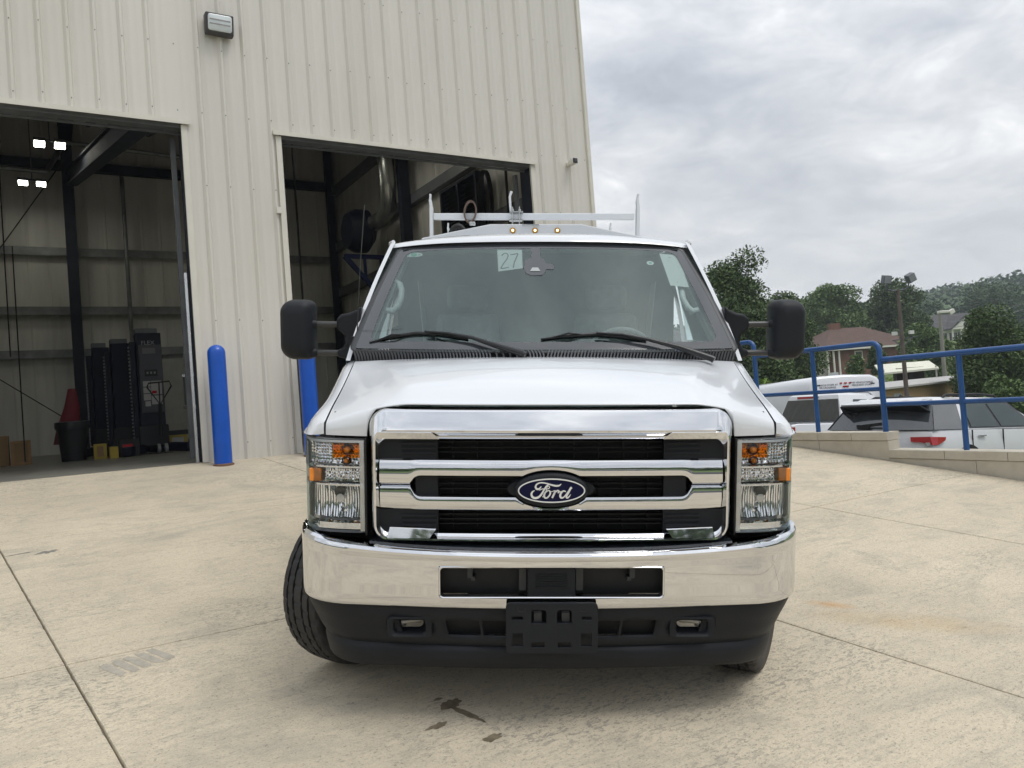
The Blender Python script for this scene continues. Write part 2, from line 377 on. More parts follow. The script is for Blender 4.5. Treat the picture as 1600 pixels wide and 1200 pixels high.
def pad():
    root = bpy.data.objects.new('concrete_pad', None); COL.objects.link(root); root.matrix_world = FB; root['kind'] = 'structure'
    us = [-15.3, -11.3, -7.2, -3.5, .03, 3.13, 5.72, 8.29]; ns = [-10.4, -6.9, -3.3, .35, 4.42, 7.25, WN+.03]; g = .0026; jr = random.Random(2)
    def ux(i, n): return us[i] if i == len(us)-1 else us[i]-.14*(n-4.42)
    for i in range(len(us)-1):
        for j in range(len(ns)-1):
            c, d = ns[j]+g, ns[j+1]-(g if j < len(ns)-2 else 0); q = .012; mb = MB()
            def ring(e, dz): return [(ux(i, c)+g+e, c+e, padz(0, c+e)+dz), (ux(i+1, c)-g-e, c+e, padz(0, c+e)+dz), (ux(i+1, d)-g-e, d-e, padz(0, d-e)+dz), (ux(i, d)+g+e, d-e, padz(0, d-e)+dz)]
            rows = [ring(0, -.15), ring(0, -q), ring(.003, -.003), ring(q, 0)]
            fine = [[], [], [], []]; m_ = 70                # chipped, uneven arrises
            for s_ in range(4):
                ax = 1 if s_ in (0, 2) else 0; sg = 1 if s_ in (0, 3) else -1
                for k in range(m_):
                    t = k/m_; e = 0 if k == 0 else (jr.uniform(0, .0015)+(jr.uniform(.001, .005) if jr.random() < .10 else 0))
                    for r_ in range(4):
                        p = [lerp(rows[r_][s_][z_], rows[r_][(s_+1) % 4][z_], t) for z_ in range(3)]; p[ax] += sg*e*(1 if r_ < 3 else .6); fine[r_].append(tuple(p))
            rows = fine; mb.grid(rows, True); mb.cap(rows[-1])
            o = bpy.data.objects.new('slab', mesh_of('slab', mb, M_CONC)); COL.objects.link(o); o.parent = root; o['kind'] = 'structure'
    o = MB().add([(us[0], ns[0], padz(0, ns[0])-.02), (us[-1], ns[0], padz(0, ns[0])-.02), (us[-1], ns[-1], padz(0, ns[-1])-.02), (us[0], ns[-1], padz(0, ns[-1])-.02)], [(0, 1, 2, 3)])
    struct('joint_bed', o, mat('joint_dirt', (.19, .17, .135), .95), parent=root)
    # base mass below the pad so it is solid
    def blot(name, cu, cn, ru, rn, rot, m, seed, rough=.35, parent=root):
        rr = random.Random(seed); pts = []; ks = [rr.uniform(-1, 1) for _ in range(12)]
        for k in range(40):
            a = 2*PI*k/40; q = 1+rough*sum(ks[i]*math.sin((i+2)*a+ks[11-i]*3)/(1+.35*i) for i in range(9))*.6+rr.uniform(-.08, .08)
            ca, sa = math.cos(a), math.sin(a)
            if m is M_STAINW: ca, sa = math.copysign(abs(ca)**.45, ca), math.copysign(abs(sa)**.45, sa)
            x, y = ru*q*ca, rn*q*sa; u = cu+x*math.cos(rot)-y*math.sin(rot); n = cn+x*math.sin(rot)+y*math.cos(rot)
            pts.append((u, n, padz(u, n)+.0012))
        mb = MB(); mb.cap(pts); o = bpy.data.objects.new(name, mesh_of(name, mb, m)); COL.objects.link(o); o.parent = parent; o['kind'] = 'structure'
    blot('oil_stain', 1.425, 3.03, .05, .035, .5, M_STAINO, 3); blot('oil_stain', 1.445, 2.92, .105, .016, -1.25, M_STAINO, 5, .3)
    blot('oil_stain', 1.30, 2.90, .045, .018, .2, M_STAINO, 8); blot('oil_stain', 1.44, 2.70, .042, .022, .1, M_STAINO, 9)
    blot('oil_stain', 1.40, 3.10, .02, .012, 0, M_STAINO, 11)
    for k in range(5): blot('scuff_mark', .22+.055*k, 4.22+.018*k, .10, .022, 2.0, M_STAINW, 20+k, .12)
    blot('scuff_mark', -.20, 6.78, .06, .015, .1, M_STAIND, 31, .6); blot('scuff_mark', -.03, 6.72, .07, .035, .3, M_STAIND, 33, .7)
    for k in range(0): blot('scuff_mark', 4.2-.02*k, 2.28+.05*k, .33, .008, -.35, M_STAINW, 40+k, .15)
pad()

def lots():
    # lower parking lot east of the wall, and the lot behind the photographer
    def lotz(u): return -.42-.066*(u-11.8)
    rows = [[(u, n, lotz(u)) for u in (8.52, 12, 20, 28, 34)] for n in (-30, -14, 0, 12, 30)]
    struct('parking_lot', MB().grid(rows), M_ASPH, F=FB)
    rows = [[(u, n, padz(0, -10.4)-.03-.035*(-10.4-n)) for u in (-40, -10, 8.2)] for n in (-10.41, -25, -42)]
    struct('lower_lot', MB().grid(rows), M_ASPH, F=FB)
    mb = MB()
    for k in range(14):
        u = -30+2.75*k; z = padz(0, -10.4)-.03-.035*(6.6)
        mb.add([(u, -17, z+.004), (u+.1, -17, z+.004), (u+.1, -22, z-.171), (u, -22, z-.171)], [(0, 1, 2, 3)])
    struct('lot_marking', mb, M_YEL, F=FB)
lots()
def lotz(u): return -.42-.066*(u-11.8)
# ------------------------------------------------------------ steel building
UC = 7.96; UL = -14.0; TOP = 9.7; HEAD = 5.38; BACK = 21.6
DOORS = [(-11.5, -7.5), (-2.33, 1.66), (2.85, 6.82)]
def building():
    T = Thing('metal_shop_building', 'large cream ribbed steel shop building with two tall open bay doors', 'building', (UC, WN, FLOOR), FB)
    pitch = 2.97/10.42; pw = 3*pitch
    # the outer face of one rib pitch: (offset, depth)
    prof = [(0, 0), (.032, .034), (.056, .034), (.070, 0), (.112, 0), (.122, .0032), (.150, .0032), (.160, 0), (.205, 0), (.215, .0032), (.243, .0032), (.253, 0)]
    def strip(mb, u0, u1, z0, z1):
        ks = []; i0 = math.floor((u0-UC)/pitch)-1
        i = i0
        while UC+i*pitch < u1:
            for du, d in prof: ks.append((UC-.12+i*pitch+du, d))
            i += 1
        def depth(u):
            for a, b in zip(ks, ks[1:]):
                if a[0] <= u <= b[0]: return a[1]+(b[1]-a[1])*(u-a[0])/max(1e-9, b[0]-a[0])
            return 0
        pts = [(u0, depth(u0))]+[k for k in ks if u0+1e-4 < k[0] < u1-1e-4]+[(u1, depth(u1))]
        mb.grid([[(u, WN-.035-d, z) for u, d in pts] for z in (z0, z1)])
    # panels three ribs wide, cut round the openings
    edge = UC-.12; k = 0; screws = MB()
    while edge-k*pw > UL:
        b = edge-k*pw if k else UC; a = edge-(k+1)*pw; a = max(a, UL); k += 1
        mb = MB(); cuts = sorted({a, b}|{e for d in DOORS for e in d if a < e < b})
        for c0, c1 in zip(cuts, cuts[1:]):
            mid = (c0+c1)/2; z0 = HEAD if any(d[0] < mid < d[1] for d in DOORS) else FLOOR-.02
            e = .0035*(k % 2)
            strip(mb, c0, c1, z0, TOP)
        mb.v = [(p[0], p[1]-.0018*(k % 2), p[2]) for p in mb.v]
        T.part('wall_panel', mb, M_WALL, smooth=25, fixn=False)
    # lap seams and screws
    k = 0
    while edge-k*pw > UL:
        u = edge-k*pw+.003; k += 1
    i = 0
    while UC-.12-i*pitch > -4:
        u = UC-.12-i*pitch+.044; i += 1
        for z in [1.35, 2.9, 4.6, 5.52, 6.35, 7.4, 8.3, 9.2]:
            if z < HEAD and any(d[0]-.05 < u < d[1]+.05 for d in DOORS): continue
            z += .02*math.sin(i*3); screws.box(u-.006, u+.006, WN-.073, WN-.068, z-.006, z+.006)
    T.part('screw', screws, M_GREYS, stuff=True)
    # corner trim, side wall, roof edge
    T.part('corner_trim', MB().box(UC, UC+.07, WN-.075, WN+.08, FLOOR-.3, TOP), M_TRIM, bevel=.006)
    mb = MB(); n = WN+.08; pts = []
    while n < 22: 
        for du, d in prof[:4]: pts.append((n+du, d))
        n += pitch
    mb.grid([[(UC+.03+d, q, z) for q, d in pts] for z in (FLOOR-1.5, TOP)])
    T.part('side_wall', mb, M_WALL, smooth=25)
    T.part('foundation', MB().box(UL, UC+.04, WN-.03, WN+.25, FLOOR-1.6, FLOOR-.03), M_CONC)
    # door surrounds
    for d0, d1 in DOORS[1:]:
        T.part('header_trim', MB().box(d0-.09, d1+.09, WN-.105, WN-.03, HEAD-.012, HEAD+.018).box(d0-.09, d1+.09, WN-.105, WN-.098, HEAD-.04, HEAD-.012), M_TRIM)
        T.part('door_header', MB().box(d0, d1, WN-.03, WN+.12, HEAD-.07, HEAD-.013).box(d0, d1, WN+.13, WN+.16, HEAD-.10, HEAD-.07), M_GREYS)
        T.part('door_jamb', MB().box(d0-.05, d0+.02, WN-.07, WN-.03, FLOOR, HEAD-.04), M_TRIM)
        T.part('door_jamb', MB().box(d1-.02, d1+.05, WN-.07, WN-.03, FLOOR, HEAD-.04), M_TRIM)
        for a, b in ((d0-.2, d0+.005), (d1-.005, d1+.2)):
            T.part('jamb_column', MB().box(a, b, WN-.029, WN+.28, FLOOR, HEAD+.3), M_DARK)
        T.part('door_track', MB().box(d1-.10, d1-.045, WN+.29, WN+.36, FLOOR+.05, HEAD-.1), M_GREYS)
        T.part('door_track', MB().box(d1-.09, d1-.06, WN-.025, WN+.02, FLOOR, FLOOR+2.35), M_SILV)
        T.part('door_track', MB().box(d0+.045, d0+.10, WN+.29, WN+.36, FLOOR+.05, HEAD-.1), M_GREYS)
    T.part('sensor_box', MB().box(2.74, 2.80, WN-.11, WN-.066, 4.30, 4.38), M_TRIM)
    # inside: liner walls, roof, floor
    T.part('inner_front_wall', _front_inner(), M_LINER)
    for nm, mb in (('back_wall', _liner('n', UL, 7.6, BACK)), ('inner_side_wall', _liner('u', WN+.1, BACK, 7.55)), ('inner_side_wall', _liner('u', WN+.1, BACK, UL+.1))):
        T.part(nm, mb, M_LINER, smooth=20)
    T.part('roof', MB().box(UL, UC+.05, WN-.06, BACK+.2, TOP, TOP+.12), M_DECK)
    mb = MB()
    for n in np.arange(WN+.7, BACK, 1.15): mb.box(UL, 7.5, n, n+.07, TOP-.22, TOP-.01)
    T.part('purlin', mb, M_GREYS, stuff=True)
    for z in (3.62, 4.66, 6.10): T.part('girt', MB().box(UL+.1, 7.5, BACK-.2, BACK-.03, z, z+.05).box(UL+.1, 7.5, BACK-.2, BACK-.19, z-.15, z), M_GIRT)
    for z in (3.4, 4.95, 6.25, 7.85): T.part('girt', MB().box(7.36, 7.53, WN+.4, BACK-.25, z, z+.22), M_GREYS)
    for u in (-5.8, .80, 7.3): T.part('frame_column', MB().box(u-.03, u+.03, BACK-.5, BACK-.21, FLOOR, TOP-.3).box(u-.12, u+.12, BACK-.53, BACK-.5, FLOOR, TOP-.3), M_DARK)
    T.part('frame_column', MB().box(7.12, 7.35, 15.8, 15.98, FLOOR, TOP-.3), M_DARK)
    for u, c in ((-5.8, 0), (.80, 0), (-2.6, 1), (4.0, 0)):
        T.part('rafter', MB().obox((u, WN+.5, TOP-.55), (u, BACK-.3, TOP-.75), .28, .5), M_DARK)
    T.part('crane_beam', MB().obox((1.253, 10.4, 5.54), (.86, BACK-.6, 7.75), .12, .30).obox((1.253, 10.4, 5.70), (.86, BACK-.6, 7.91), .24, .03).obox((1.253, 10.4, 5.38), (.86, BACK-.6, 7.59), .24, .03), M_DARK)
    T.part('eave_strut', MB().box(UL+.2, 7.3, BACK-.5, BACK-.3, 8.0, 8.22), M_DARK)
    T.part('eave_strut', MB().box(UL+.2, -.6, BACK-1.6, BACK-1.4, 8.2, 8.42), M_NAVYS)
    for (a, b) in (((3.5, BACK-.9, 8.42), (.75, BACK-.9, 8.52)), ((.75, BACK-.9, 8.52), (.35, BACK-2, 7.45)), ((.35, BACK-2, 7.45), (-3, BACK-2, 7.52))):
        T.part('conduit', MB().tube([a, b], .055, 8), M_GIRT, smooth=40)
    for a, b in (((-.9, BACK-.6, 5.6), (.75, BACK-.6, 8.2)), ((-3.6, BACK-.6, 5.2), (.75, BACK-.6, 1.75))):
        T.part('brace_rod', MB().tube([a, b], .014, 6), M_DEEP)
    for u, z0, z1 in ((-.42, 3.0, 9), (-.30, 1.2, 4.9)): T.part('hanging_cable', MB().tube([(u, 15.5, z0), (u, 15.5, z1)], .012, 6), M_DEEP)
    T.part('vent_pipe', MB().tube([(2.0, BACK-.26, 1.2), (2.0, BACK-.26, 8.2)], .05, 8), M_GIRT, smooth=40)
    for u, n in ((1.0, 12.2), (1.55, 13.5), (1.9, 12.4)): T.part('ceiling_rail', MB().obox((u, n, 6.2+.1*n-1.2), (u-.15, n+1.6, 6.55+.1*n-1.2), .05, .12), M_DARK)
    T.part('white_partition', MB().box(2.15, 6.2, BACK-.34, BACK-.24, FLOOR, 3.35), mat('partition_white', (.42, .42, .39), .6))
    # second bay piping
    for u, z in ((3.45, 6.2), (3.66, 6.9), (3.95, 6.95)): T.part('drop_pipe', MB().tube([(u, 13.2, FLOOR), (u, 13.2, z)], .018, 6), M_DEEP)
    T.part('drop_pipe', MB().tube([(3.0, 13.2, 6.95), (3.85, 13.2, 6.95), (3.95, 13.2, 6.85)], .03, 8), M_GREYS, smooth=50)
    for n in (11.6,): T.part('drop_pipe', MB().tube([(7.3, n, FLOOR), (7.3, n, 7.5)], .025, 6), M_DEEP)
def _liner(ax, a, b, at):
    pts = []; t = a
    while t < b:
        for du, d in ((0, 0), (.02, .010), (.05, .010), (.07, 0)): pts.append((min(t+du, b), d))
        t += .42
    pts.append((b, 0)); s = -1 if at > 0 else 1
    return MB().grid([[((p, at+s*d, z) if ax == 'n' else (at+s*d, p, z)) for p, d in pts] for z in (FLOOR, TOP-.02)])
def _front_inner():
    mb = MB(); e = [UL+.12]+[x for d in DOORS for x in d]+[7.54]
    for i in range(0, len(e), 2): mb.box(e[i], e[i+1], WN+.02, WN+.1, FLOOR, TOP-.02)
    for d0, d1 in DOORS: mb.box(d0, d1, WN+.02, WN+.1, HEAD+.01, TOP-.02)
    mb.box(DOORS[0][0], DOORS[0][1], WN+.02, WN+.1, FLOOR, HEAD+.01)
    return mb
building()
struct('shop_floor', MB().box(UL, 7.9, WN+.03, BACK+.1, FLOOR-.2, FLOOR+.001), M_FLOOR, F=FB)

def bollard(u, n, lab):
    r = .105; z = padz(u, n); T = Thing('bollard', lab, 'bollard', (u, n, z), FB, 'blue bollards guarding the bay door jambs')
    prof = [(r*.98, -.05)]+[(r, h) for h in (.03, .6, 1.30)]+[(r*math.cos(a), 1.36+r*.95*math.sin(a)) for a in np.linspace(0, PI/2-.02, 9)]
    T.part('sleeve', MB().lathe((u, n, z), prof, 36), M_BLUE, smooth=50)
    T.part('base_ring', MB().lathe((u, n, z), [(.125, -.03), (.122, .012), (.10, .02)], 28), mat('rust_brown', (.16, .09, .06), .9))
bollard(1.83, 9.80, 'fully visible blue bollard standing beside the left open bay door')
bollard(2.93, 9.80, 'blue bollard mostly hidden behind the towing mirror of the van')

def wallpack():
    u, z = 2.16, 6.66; n = WN-.066; T = Thing('wall_light', 'dark bronze wall pack floodlight high on the ribbed wall between the doors', 'wall light', (u, n, z), FB)
    T.part('housing', MB().add([(u-.17, n, z-.13), (u+.17, n, z-.13), (u+.17, n, z+.13), (u-.17, n, z+.13), (u-.17, n-.10, z-.13), (u+.17, n-.10, z-.13), (u+.17, n-.15, z+.11), (u-.17, n-.15, z+.11)],
        [(0, 1, 2, 3), (7, 6, 5, 4), (0, 4, 5, 1), (1, 5, 6, 2), (2, 6, 7, 3), (3, 7, 4, 0)]), mat('bronze_housing', (.05, .048, .05), .5), bevel=.015, seg=3)
    def P(x, y, d):   # on the sloped front
        t = (y+.13)/.24; return (u+x*.9, n-.103-.05*t-d, z+y*.9-.008)
    lens = MB(); loops = [[P(a, b, d) for a, b in rrect(0, 0, .16-i, .105-i, .03)] for i, d in ((0, -.01), (0, .006), (.012, .014))]
    lens.grid(loops, True); lens.cap(loops[-1])
    T.part('lens', lens, mat('frosted_glass', (.66, .71, .73), .2, coat=.5), smooth=40)
    for k in (-.03, .025): T.part('lens_ridge', MB().add([P(-.14, k, .014), P(.14, k, .014), P(.14, k+.014, .022), P(-.14, k+.014, .022)], [(0, 1, 2, 3)]), M_SILV, solid=.003)
wallpack()
def camera_():
    u, z, n = 7.56, 5.43, WN-.04; T = Thing('security_camera', 'small white security camera with black face near the building corner', 'camera', (u, n, z), FB)
    T.part('mount', MB().lathe((u, n, z), [(.045, 0), (.045, -.03), (.02, -.04), (.02, -.08)], 16, 'y'), M_HWHITE, smooth=40)
    T.part('housing', MB().box(u-.05, u+.05, n-.2, n-.06, z-.045, z+.045), M_HWHITE, bevel=.02, seg=3)
    T.part('face', MB().box(u-.045, u+.045, n-.21, n-.2, z-.04, z+.04), M_BLACKG, bevel=.01); T.part('lens', MB().lathe((u, n-.21, z), [(.018, 0), (.018, -.006), (.0, -.006)], 16, 'y'), M_DKGLASS)
camera_()

# ------------------------------------------------------------ things in the shop
def fixture(u, n, lab):
    z = 7.2; T = Thing('ceiling_light', lab, 'ceiling light', (u, n, z), FB, 'lit twin head ceiling lights in the shop')
    for s in (-.17, .17):
        h = T.part('lamp_head', MB().box(u+s-.10, u+s+.10, n-.2, n+.2, z, z+.06), M_GREYS)
        for k in (-.047, .047): T.part('lit_panel', MB().box(u+s+k-.038, u+s+k+.038, n-.17, n+.17, z-.012, z-.002), M_TUBE, parent=h)
    T.part('hanger', MB().tube([(u, n, z+.06), (u, n, TOP-.2)], .012, 6).box(u-.2, u+.2, n-.03, n+.03, z+.06, z+.09), M_GREYS)
fixture(.38, 16.95, 'larger nearer twin headed light glowing under the shop roof')
fixture(.06, 19.7, 'smaller farther twin headed light glowing lower under the shop roof')
for _u, _n, _l in ((-4.2, 17.5, 'added fill light deep in the shop beyond the left door edge'), (4.6, 17.2, 'added fill light over the right bay hidden above the door header'), (5.9, 15.2, 'added fill light near the exhaust fan in the right bay'), (4.4, 12.9, 'added fill light just inside the right bay door header'), (-.6, 12.9, 'added fill light just inside the left bay door header')): fixture(_u, _n, _l)  # extra lamps added to brighten the bays, not known fixtures

def lift_column(u, n, h, w, lab, face):
    z = FLOOR; T = Thing('lift_column', lab, 'vehicle lift', (u, n, z), FB, 'mobile lift columns parked in the left bay')
    T.part('mast', MB().box(u-w/2, u+w/2, n-.02, n+.34, z+.28, z+h).box(u-w/2-.10, u-w/2-.01, n+.05, n+.28, z+.2, z+h-.15), M_NAVYS if not face else M_DARK, bevel=.012)
    T.part('mast_cap', MB().box(u-w/2+.0, u+w/2-.05, n+.02, n+.3, z+h+.001, z+h+.09), M_GREYS, bevel=.01)
    rr = MB()
    for k in range(26): rr.box(u-w/2-.13, u-w/2-.105, n+.08, n+.16, z+.3+k*(h-.5)/26, z+.3+(k+.45)*(h-.5)/26)
    T.part('ratchet_strip', rr, M_GIRT, stuff=True)
    for s in (-1, 1): T.part('base_leg', MB().obox((u+s*.16, n+.1, z+.11), (u+s*.52, n-.62, z+.09), .16, .16), M_NAVYS, bevel=.015)
    T.part('carriage', MB().box(u-w/2-.05, u+w/2+.03, n-.12, n-.021, z+.14, z+.52), M_DEEP, bevel=.02)
    if face:
        T.part('control_panel', MB().box(u-w/2+.03, u+w/2-.01, n-.06, n-.021, z+.75, z+h-.22), mat('charcoal_panel', (.05, .052, .06), .5), bevel=.008)
        T.part('button_strip', MB().box(u-.1, u+.11, n-.075, n-.061, z+1.42, z+1.54), M_DEEP, bevel=.01)
        for k in range(3): T.part('button', MB().box(u-.07+k*.06, u-.04+k*.06, n-.082, n-.076, z+1.46, z+1.50), M_GIRT)
        T.part('vent_plate', MB().box(u-.12, u+.10, n-.07, n-.061, z+1.83, z+1.94), mat('plate_grey', (.13, .125, .14), .5), bevel=.01)
        T.part('lettering', text_mb('FLEX', .105, lambda x, y, d: (u-.02+x, n-.066-d, z+2.03+y)), mat('dim_lettering', (.30, .29, .33), .5))
        for (a, b, c, d, m) in ((-.14, -.02, 1.28, 1.38, M_PAPER), (-.14, -.02, 1.16, 1.265, M_PAPER), (-.01, .17, 1.13, 1.38, M_PAPER), (-.14, -.02, 1.03, 1.145, M_PAPER), (-.01, .17, .95, 1.11, M_PAPER), (-.12, -.03, .92, 1.01, M_PAPER)):
            T.part('instruction_label', MB().box(u+a, u+b, n-.066, n-.061, z+c-.05, z+d-.05), mat('label_grey', (.40, .40, .38), .8))
        T.part('warning_label', MB().box(u+.0, u+.08, n-.071, n-.067, z+1.10, z+1.15), M_RED)
        hx = u+.08; hp = [(hx-.2, n-.45, z+1.20), (hx-.17, n-.45, z+1.27), (hx+.17, n-.45, z+1.29), (hx+.2, n-.45, z+1.20), (hx, n-.43, z+.88), (hx-.2, n-.45, z+1.20)]
        T.part('tow_handle', MB().tube(hp, .014, 8).tube([(hx, n-.44, z+1.28), (hx, n-.40, z+.88)], .012, 8).tube([(hx, n-.42, z+.9), (hx, n-.3, z+.3)], .03, 8), M_DEEP, smooth=40)
        for s in (-.06, .06): T.part('wheel', MB().lathe((hx+s-.02, n-.36, z+.09), [(.0, 0), (.09, 0), (.09, .05), (0, .05)], 16, 'x'), M_GIRT, smooth=40)
lift_column(1.72, 15.5, 2.22, .42, 'tallest black lift column with control panel, paper labels and loop handle', True)
lift_column(1.32, 16.3, 2.12, .34, 'middle dark lift column standing just left of the panelled one', False)
lift_column(1.02, 17.0, 2.12, .30, 'leftmost dark lift column with a small wheel handle', False)

def shopthings():
    z = FLOOR
    u, n = .40, 15.7
    mb = MB(); rows = []
    for k, (h, w, du) in enumerate(((.75, .36, -.06), (1.05, .30, -.04), (1.4, .20, .03), (1.72, .11, .06))):
        rows.append([(u+du+w*.6*math.cos(a)*(1+.12*math.sin(3*a+k)), n+w*.5*math.sin(a), z+h-.45) for a in np.linspace(0, 2*PI, 15)[:-1]])
    mb.grid(rows, True); mb.cap(rows[-1])
    single('folded_umbrella', 'dark red folded canopy leaning against the steel column inside the shop', 'canopy', mb, M_REDT, (u, n, z+.3), FB, smooth=50)
    T = Thing('trash_can', 'black trash can under the red canopy inside the left bay', 'trash can', (.42, 15.4, z), FB)
    T.part('bin_body', MB().lathe((.42, 15.4, z), [(.0, 0), (.19, 0), (.24, .62), (.26, .64), (.25, .67), (.22, .66), (.17, .1)], 20), M_DEEP, smooth=40)
    T.part('bin_liner', MB().lathe((.42, 15.4, z), [(.262, .55), (.275, .60), (.27, .68), (.23, .69)], 14), M_BLACKG, smooth=60)
    def crate(name, lab, cat, u0, u1, n0, n1, h, m, m2=None, group=None, zz=0):
        T = Thing(name, lab, cat, ((u0+u1)/2, (n0+n1)/2, z+zz), FB, group)
        T.part('panel', MB().box(u0, u1, n0, n1, z+zz+.002, z+zz+h), m, bevel=.006)
        if m2:
            f = .04
            T.part('frame', MB().box(u0-.01, u1+.01, n0-.02, n0, z+zz, z+zz+f).box(u0-.01, u1+.01, n0-.02, n0, z+zz+h-f, z+zz+h).box(u0-.01, u0+f, n0-.02, n0, z+zz+f, z+zz+h-f).box(u1-f, u1+.01, n0-.02, n0, z+zz+f, z+zz+h-f), m2)
    crate('wooden_crate', 'light framed wooden crate on the shop floor at the far left', 'crate', -.50, -.22, 15.8, 16.2, .42, M_CARD, M_WOOD)
    crate('cardboard_box', 'brown cardboard box left of the framed wooden crate', 'box', -.98, -.54, 15.9, 16.4, .52, M_CARD)
    crate('parts_box', 'yellow and brown parts box low beside the trash can', 'box', .72, .90, 15.1, 15.4, .26, M_CARD, M_YEL)
    crate('yellow_bin', 'small yellow bin on the floor before the lift columns', 'bin', .93, 1.06, 14.7, 14.95, .20, M_YEL)
    crate('battery_charger', 'white and yellow box with a black top right of the lift columns', 'charger', 2.02, 2.32, 15.9, 16.2, .30, mat('box_white', (.45, .45, .42), .6), M_YEL)
    crate('tool_case', 'black case on top of the white and yellow box', 'case', 2.02, 2.36, 15.9, 16.2, .09, M_DEEP, None, None, .302)
    crate('grey_box', 'grey box on the floor beside the shop door track', 'box', 2.42, 2.72, 16.1, 16.4, .20, M_GREYS)
    crate('cable_reel_box', 'dark box with a red label at the foot of the middle lift column', 'box', 1.10, 1.42, 15.0, 15.3, .3, M_DEEP)
    single('red_label', 'red and white label stuck on the dark box below the lift columns', 'label', MB().box(1.15, 1.31, 14.99, 14.998, z+.1, z+.22), M_RED, (1.2, 14.99, z+.1), FB)
    T = Thing('parts_washer', 'grey steel sink cabinet on the partition beside the door track', 'sink', (2.9, 17.2, z), FB)
    T.part('cabinet', MB().box(2.62, 3.2, 17.2, 17.6, z+.42, z+.80), M_GREYS, bevel=.01)
    T.part('shelf', MB().box(2.55, 3.2, 17.05, 17.6, z+.82, z+.88), M_SILV)
    T.part('backsplash', MB().box(2.58, 3.2, 17.55, 17.62, z+.9, z+1.5), M_GREYS); T.part('rim', MB().box(2.55, 3.2, 17.5, 17.56, z+1.5, z+1.55), M_SILV)
    T.part('leg', MB().box(2.64, 2.68, 17.2, 17.24, z, z+.42), M_GREYS); T.part('leg', MB().box(3.14, 3.18, 17.2, 17.24, z, z+.42), M_GREYS)
    # exhaust fan on its bracket and the duct in the right bay
    T = Thing('exhaust_fan', 'blue wall fan on a triangular bracket fed by a bent steel duct', 'fan', (6.9, 18.2, 5.0), FB)
    u, n, zz = 6.75, 17.6, 6.0
    T.part('fan_housing', MB().lathe((u, n, zz), [(.0, -.3), (.42, -.3), (.52, -.1), (.52, .18), (.3, .35), (0, .35)], 24, 'x'), M_NAVYS, smooth=40)
    T.part('bracket', MB().obox((u-.4, n, zz-.62), (7.35, n, zz-.62), .1, .1).obox((u-.4, n, zz-.62), (7.35, n, zz-1.75), .1, .1).obox((7.3, n, zz-.6), (7.3, n, zz-1.8), .1, .1).obox((u+.1, n, zz-.62), (u+.1, n, zz-1.15), .06, .06), mat('bracket_blue', (.012, .02, .10), .5))
    T.part('duct', MB().tube([(u+.2, n-.2, zz+.1), (u+.25, n-.9, zz+.1), (u+.22, n-1.4, zz+.25), (u+.15, n-1.6, zz+.75), (u+.1, n-1.6, zz+2.8)], .19, 16), mat('duct_steel', (.36, .37, .35), .25, metal=.8), smooth=50)
    T = Thing('wall_exhaust_louver', 'dark louvered wall exhaust box high on the inner side wall', 'louver', (7.2, 13.3, 5.6), FB)
    T.part('frame', MB().box(7.15, 7.34, 12.45, 12.52, 4.75, 6.0).box(7.15, 7.34, 13.9, 13.97, 4.75, 6.0).box(7.15, 7.34, 12.521, 13.9, 5.95, 6.0).box(7.15, 7.34, 12.521, 13.9, 4.75, 4.8).box(7.15, 7.3, 13.18, 13.24, 4.8, 5.95), M_DARK)
    me = mesh_of('louver_slat', MB().add([(0, 0, 0), (0, .62, 0), (.09, .62, .06), (.09, 0, .06)], [(0, 1, 2, 3)]), M_DARK)
    for c in (12.54, 13.26):
        for k in range(13): 
            o = T.inst('slat', me, (7.17, c, 4.83+k*.085))
    T.part('backing', MB().box(7.31, 7.34, 12.53, 13.89, 4.81, 5.94), M_DEEP)
    T = Thing('hose_coil', 'black coiled hoses hanging beside the wall exhaust louver', 'hose', (7.2, 12.2, 5.6), FB)
    for q in range(3): T.part('hose', MB().tube([(7.2-.03*q, 12.15+.2*math.sin(t), 5.35+.55*math.cos(t)) for t in np.linspace(0, 2*PI, 24)], .02, 6), M_DEEP, smooth=60)
shopthings()

